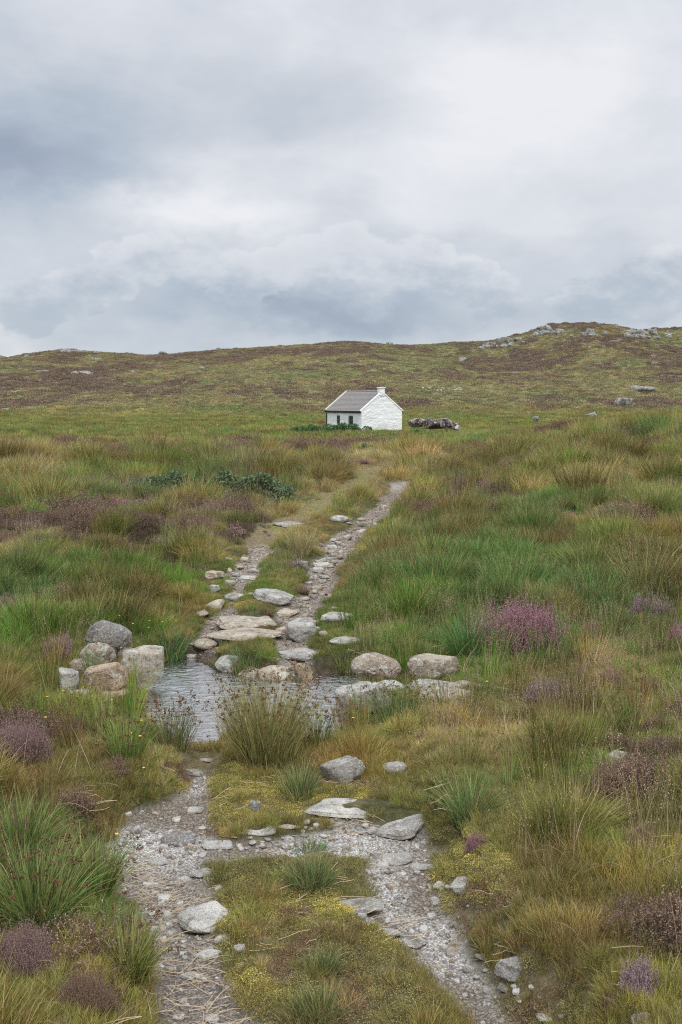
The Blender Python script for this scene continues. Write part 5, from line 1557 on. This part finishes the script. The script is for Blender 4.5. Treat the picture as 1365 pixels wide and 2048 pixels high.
ALLX = {}
def do_near():
    # everything between the camera and the upper track
    for (n, r0, r1, half, sfac, tag_) in [(15000, 2.2, 8.5, 33, 1.0, 'a'), (17000, 8.5, 17, 27, 1.15, 'b'), (13000, 17, 30, 25, 1.6, 'c')]:
        x, y = wedge(n, r0, r1, half)
        g, t, p, he, lu, st, hz = cover(x, y)
        ok = (g > 0.03) & (p > 0.04) & clear_of_stones(x, y, 0.92)
        thin = ((t < 0.05) | ((stroke_d(x, y, MOSSB) < -0.02) & (y < 7.5))) & (rng.random(n) > 0.12)
        ok &= ~thin
        x, y, g, t, p, he, lu, st = (a[ok] for a in (x, y, g, t, p, he, lu, st))
        m = len(x)
        edge = sm(np.minimum(g, t + 0.2), 0.0, 0.5)            # shorter by the track, the pool and round the stones
        edge = np.minimum(edge, np.where(y < 8.3, sm(p, 0.05, 1.0), sm(p, 0.0, 0.4)))
        sdist = np.full(m, 9.0)
        for a_, b_, c_, d_ in SD:
            if b_ < 20 and c_ > 0.05: sdist = np.minimum(sdist, np.hypot(x - a_, y - b_) - max(c_, d_))
        for a_, b_, r_ in BUSH_DISKS: sdist = np.minimum(sdist, np.hypot(x - a_, y - b_) - r_)
        edge = edge * (1 - 0.3 * sm(y, 6.3, 7.0) * (1 - sm(y, 9, 10)))
        edge = edge * (0.25 + 0.75 * sm(sdist, 0.05, 0.55 + 0.03 * y.mean()))
        k1, k2, kd, ka = cells(x, y, cell_size(y))
        hm = he + 0.25 * (rng.random(m) - .5) + 0.75 * (_vals[(k1 * 1023).astype(int)] - .5) > 0.72
        lg = (~hm) & (lu + 0.3 * (rng.random(m) - .5) + 0.5 * (k2 - .5) > 0.52) & (edge > 0.3)
        sh = ~hm & ~lg
        bc = bushes_clear(x, y)
        ALLX[tag_] = (x, y, hm, lg, sh, edge, he, lu, st, bc, t, sfac)


do_near()
def gather(f): return [np.concatenate(a) for a in zip(*[f(*ALLX[k]) for k in ALLX])]


X_, Y_, S_ = gather(lambda x, y, hm, lg, sh, e, he, lu, st, bc, t, sf: (x[sh & bc], y[sh & bc], ((0.20 + 0.56 * e) * jit(len(x), .6, 1.4) * sf)[sh & bc]))
S_, R_ = tufted(X_, Y_, S_ * 1.25)
scatter('short_grass', 'short', X_, Y_, S_, grass_tint(X_, Y_), 'short mixed moorland grass covering the ground', 'grass', rot=R_)
X_, Y_, S_ = gather(lambda x, y, hm, lg, sh, e, he, lu, st, bc, t, sf: (x[lg & bc], y[lg & bc], ((0.18 + 0.48 * e) * jit(len(x), .6, 1.3) * sf)[lg & bc]))
S_, R_ = tufted(X_, Y_, S_ * 1.3)
scatter('long_grass', 'long', X_, Y_, S_, grass_tint(X_, Y_) * 0.95, 'long lush green grass on both sides of the track', 'grass', rot=R_)
X_, Y_, S_, Q_, F_ = gather(lambda x, y, hm, lg, sh, e, he, lu, st, bc, t, sf: (x[hm & bc], y[hm & bc], (jit(len(x), .5, 1.05) * (0.4 + .6 * e) * sf)[hm & bc], he[hm & bc], rng.random(int((hm & bc).sum()))))
pink = sm(fbm(X_ / 1.3, Y_ / 1.6, 73, 3) + 0.5 * (F_ - .5), 0.0, 0.5)[:, None]
k1, k2, kd, ka = cells(X_, Y_, cell_size(Y_))
pink = pink * sm(k1, 0.35, 0.75)[:, None]
tn = np.array(DULL) * 0.9 * (1 - pink) + np.array(MAUVE) * 1.05 * pink
tn = tn * (0.6 + 0.75 * k2)[:, None]
S_, R_ = tufted(X_, Y_, S_ * 1.15, 0.6, 1.2, 0.35)
o_ = (k2 + 0.5 * (rng.random(len(X_)) - .5)) < 0.6
scatter('heather', 'heather', X_[o_], Y_[o_], S_[o_] * 1.05, tn[o_], 'green heather with mauve tips spread through the grass', 'heather', rot=R_[o_])
scatter('brown_heather', 'heather_old', X_[~o_], Y_[~o_], S_[~o_] * 1.05, tn[~o_] * 0.85, 'brown faded heather spread through the grass', 'heather', rot=R_[~o_])

# rushes and flowering grass where the ground is wet
n = 5200; x, y = wedge(n, 2.6, 26, 27)
g, t, p, he, lu, st, hz = cover(x, y)
wet = (fbm(x / 2.0, y / 2.3, 75, 3) > 0.02) & (g > 0.25) & (p > 0.1) & (t > 0.1) & clear_of_stones(x, y, 1.2) & bushes_clear(x, y)
rr = wet & (lu + 0.4 * (rng.random(n) - .5) > 0.5) & (rng.random(n) < 0.55)
scatter('rushes', 'rush', x[rr], y[rr], jit(int(rr.sum()), .5, 1.0) * (1 + .2 * sm(y[rr], 10, 20)), grass_tint(x[rr], y[rr]) * 0.85, 'tall thin rushes with brown heads among the grass', 'rushes')
n = 5000; x, y = wedge(n, 2.4, 28, 29)
g, t, p, he, lu, st, hz = cover(x, y)
ok = (g > 0.08) & (p > 0.05) & (t > 0.0) & clear_of_stones(x, y, 1.1) & (fbm(x / 1.5, y / 1.7, 76, 3) + 0.5 * st > 0.12)
scatter('seed_grass', 'seedgrass', x[ok], y[ok], jit(int(ok.sum()), .4, 1.0) * (0.5 + .5 * sm(g[ok], 0, .5)), np.ones((int(ok.sum()), 3)), 'thin flowering grass with pale feathery heads', 'grass')

# moss on the trodden turf and on the bank
n = 60000; x, y = wedge(n, 2.6, 13, 24)
ms = stroke_d(x, y, MOSSB) + 0.10 * fbm(x * 4, y * 4, 77, 3)
g, t, p = masks(x, y)
mo = fbm(x * 2.2, y * 2.2, 41, 4)
ok = (((ms < 0.06) & (g > -0.02)) | ((t < 0.05) & (g > 0.0) & (mo > -1)) | ((p < 0.35) & (y < 7.6) & (mo > 0.1)) | ((ms < 0.08) & (y < 7))) & (p > 0.03) & clear_of_stones(x, y, 0.9) & (g > -0.01 + 0.03 * rng.random(n))
x, y, mo, ms, g = x[ok], y[ok], mo[ok], ms[ok], g[ok]
br = sm(fbm(x * 1.7, y * 1.7, 78, 3) - 0.6 * ms, -0.3, 0.4)[:, None]
mt = (np.array((0.27, 0.24, 0.10)) * (1 - br) + np.array((0.50, 0.43, 0.125)) * br) * jit(len(x), .55, 1.25)[:, None]
bn = sm(fbm(x * 5, y * 5, 92, 3), 0.2, 0.4)[:, None]; mt = mt * (1 - bn) + np.array((0.25, 0.17, 0.10)) * bn
scatter('moss', 'moss', x, y, jit(len(x), .45, 1.15), mt, 'yellow green moss cushions on the trodden turf and banks', 'moss', zoff=-0.004)

# sparse small tufts on the trodden strips
n = 9000; x, y = wedge(n, 2.5, 14, 24)
g, t, p = masks(x, y)
ok = (g > 0.02) & (t < 0.15) & (p > 0.06) & clear_of_stones(x, y, 1.0) & (fbm(x * 2.3, y * 2.3, 79, 3) > 0.10)
scatter('turf', 'short', x[ok], y[ok], jit(int(ok.sum()), .16, .5), grass_tint(x[ok], y[ok]) * 1.05, 'short trodden turf between the wheel ruts', 'grass')

# thatch: the low growth that fills in between the taller plants
n = 60000; x, y = wedge(n, 2.3, 13, 30)
g, t, p = masks(x, y)
ok = (g > 0.02) & (p > 0.05) & clear_of_stones(x, y, 0.95) & ((t > 0.02) | (rng.random(n) < 0.10)) & ((stroke_d(x, y, MOSSB) > 0.0) | (rng.random(n) < 0.1))
th_t = grass_tint(x[ok], y[ok]); th_t = th_t * 0.8 + np.array((0.05, 0.035, 0.012))
scatter('thatch', 'short', x[ok], y[ok], jit(int(ok.sum()), .18, .45), th_t, 'low thatch of short grass between the tussocks', 'grass', tiltamt=0.35)

# gravel chips
n = 120000; x, y = wedge(n, 2.4, 19, 22)
g, t, p = masks(x, y)
pk = fbm(x * 2.0, y * 2.0, 43, 4)
ok = (g + 0.04 * rng.normal(size=n) < 0.0) & (p > 0.0) & (rng.random(n) < 0.35 + 0.9 * sm(pk, -.3, .4)) & clear_of_stones(x, y, 0.85)
ok |= (p > 0.0) & (p < 0.12) & (rng.random(n) < 0.3) & (t > 9)
x, y = x[ok], y[ok]; m = len(x)
sz = 0.0060 * np.exp(rng.normal(0, .6, m)) * (1 + 0.05 * y)
far_ = sm(y, 8.5, 9.5)[:, None]
gt = (np.array((0.60, 0.575, 0.54)) * (1 - far_) + np.array((0.42, 0.35, 0.29)) * far_) * jit(m, .6, 1.2)[:, None]
gt = np.where(rng.random((m, 1)) < 0.35, gt * np.array((0.8, 0.68, 0.56)), gt)
scatter('gravel', 'gravel', x, y, sz, gt, 'pale granite gravel in the wheel ruts', 'gravel', zoff=0.0015, sxyz=np.stack([sz, sz * jit(m, .6, 1), sz * jit(m, .4, .8)], 1) * 2, tiltamt=0.3)

# single bleached stalks standing and leaning in the grass
for i in range(5):
    V, F, B, _ = blades(3, 0.46, 0.05, 0.0034, 1.3, 180 + i, 6, bend=0.9); proto('stalk', 'bleached_stalks', V, F, B, [M_STALK])
n = 1300; x, y = wedge(n, 2.6, 15, 27)
g, t, p = masks(x, y); ok = (g > 0.2) & (t > 0.25) & (p > 0.3) & (fbm(x / 1.1, y / 1.3, 91, 3) > 0.05)
scatter('bleached_stalks', 'stalk', x[ok], y[ok], jit(int(ok.sum()), .5, 1.0), np.ones((int(ok.sum()), 3)), 'single bleached stalks leaning out of the grass', 'grass')

# dead straw lying in the left rut and here and there
n = 9000; x, y = wedge(n, 2.4, 9.5, 26)
g, t, p = masks(x, y)
STR = strokes([[(300, 1700, 120), (330, 1800, 170), (330, 1880, 130), (400, 1960, 120), (460, 2044, 140)], [(540, 1580, 200), (640, 1570, 120)], [(1220, 1500, 80)]], H0)
sd = stroke_d(x, y, STR)
ok = (p > 0.1) & clear_of_stones(x, y, .8) & (((sd < 0.02) & (rng.random(n) < 0.05 + 0.20 * sm(fbm(x * 1.8, y * 2.5, 90, 3), 0.0, 0.4))) | (rng.random(n) < 0.02))
scatter('dry_straw', 'straw', x[ok], y[ok], jit(int(ok.sum()), .6, 1.3), np.ones((int(ok.sum()), 3)), 'dead straw lying in the left rut and on the turf', 'straw', rot=rng.normal(-0.15, 0.6, int(ok.sum())), tiltamt=0.05)

# middle distance
n = 15000; x, y = wedge(n, 29, 62, 25)
g, t, p, he, lu, st, hz = cover(x, y)
hm = he + 0.4 * (rng.random(n) - .5) > 0.72
m_ = ~hm & bushes_clear(x, y)
scatter('field_grass', 'mid', x[m_], y[m_], jit(int(m_.sum()), .6, 1.1) * (0.75 + .5 * fbm(x[m_] / 3, y[m_] / 3, 80, 2)), grass_tint(x[m_], y[m_]), 'tufted grass of the middle distance', 'grass')
m_ = hm & bushes_clear(x, y)
tn = np.array(DULL) * 0.75 + rng.random((int(m_.sum()), 1)) ** 4 * np.array((0.14, .05, .09))
scatter('field_heather', 'mid_heather', x[m_], y[m_], jit(int(m_.sum()), .6, 1.3), tn, 'band of brown and mauve heather before the meadow', 'heather')
n = 24000; x, y = wedge(n, 60, 175, 24)
hd = poly_sd(x, y, HOUSE); ok = hd > 0.2
x, y, hd = x[ok], y[ok], hd[ok]; n = len(x)
he, lu, st, hz = colour_fields(x, y)
hm = he + 0.4 * (rng.random(n) - .5) > 0.85
scatter('meadow_grass', 'far', x[~hm], y[~hm], jit(int((~hm).sum()), .5, 1.1) * (0.35 + 0.65 * sm(hd[~hm], 0.5, 7)), grass_tint(x[~hm], y[~hm]), 'wet meadow grass around the cottage', 'grass')
scatter('meadow_heather', 'mid_heather', x[hm], y[hm], jit(int(hm.sum()), 1.0, 2.2), np.full((int(hm.sum()), 3), 1.0) * np.array(DULL) * .8, 'heather mounds at the edges of the meadow', 'heather')
# hillside
n = 52000; x, y = wedge(n, 168, 425, 23)
he, lu, st, hz = colour_fields(x, y)
hb = sm(he + 0.45 * (rng.random(n) - .5), 0.45, 0.85)[:, None]
tn = grass_tint(x, y) * (1 - hb) + np.array((0.235, 0.175, 0.13)) * hb * jit(n, .7, 1.2)[:, None]
scatter('hill_cover', 'hill', x, y, jit(n, .5, 1.35) * (1 + 0.35 * hb[:, 0]), tn, 'grass and brown heather tussocks covering the hill', 'hill vegetation', zoff=-0.05)
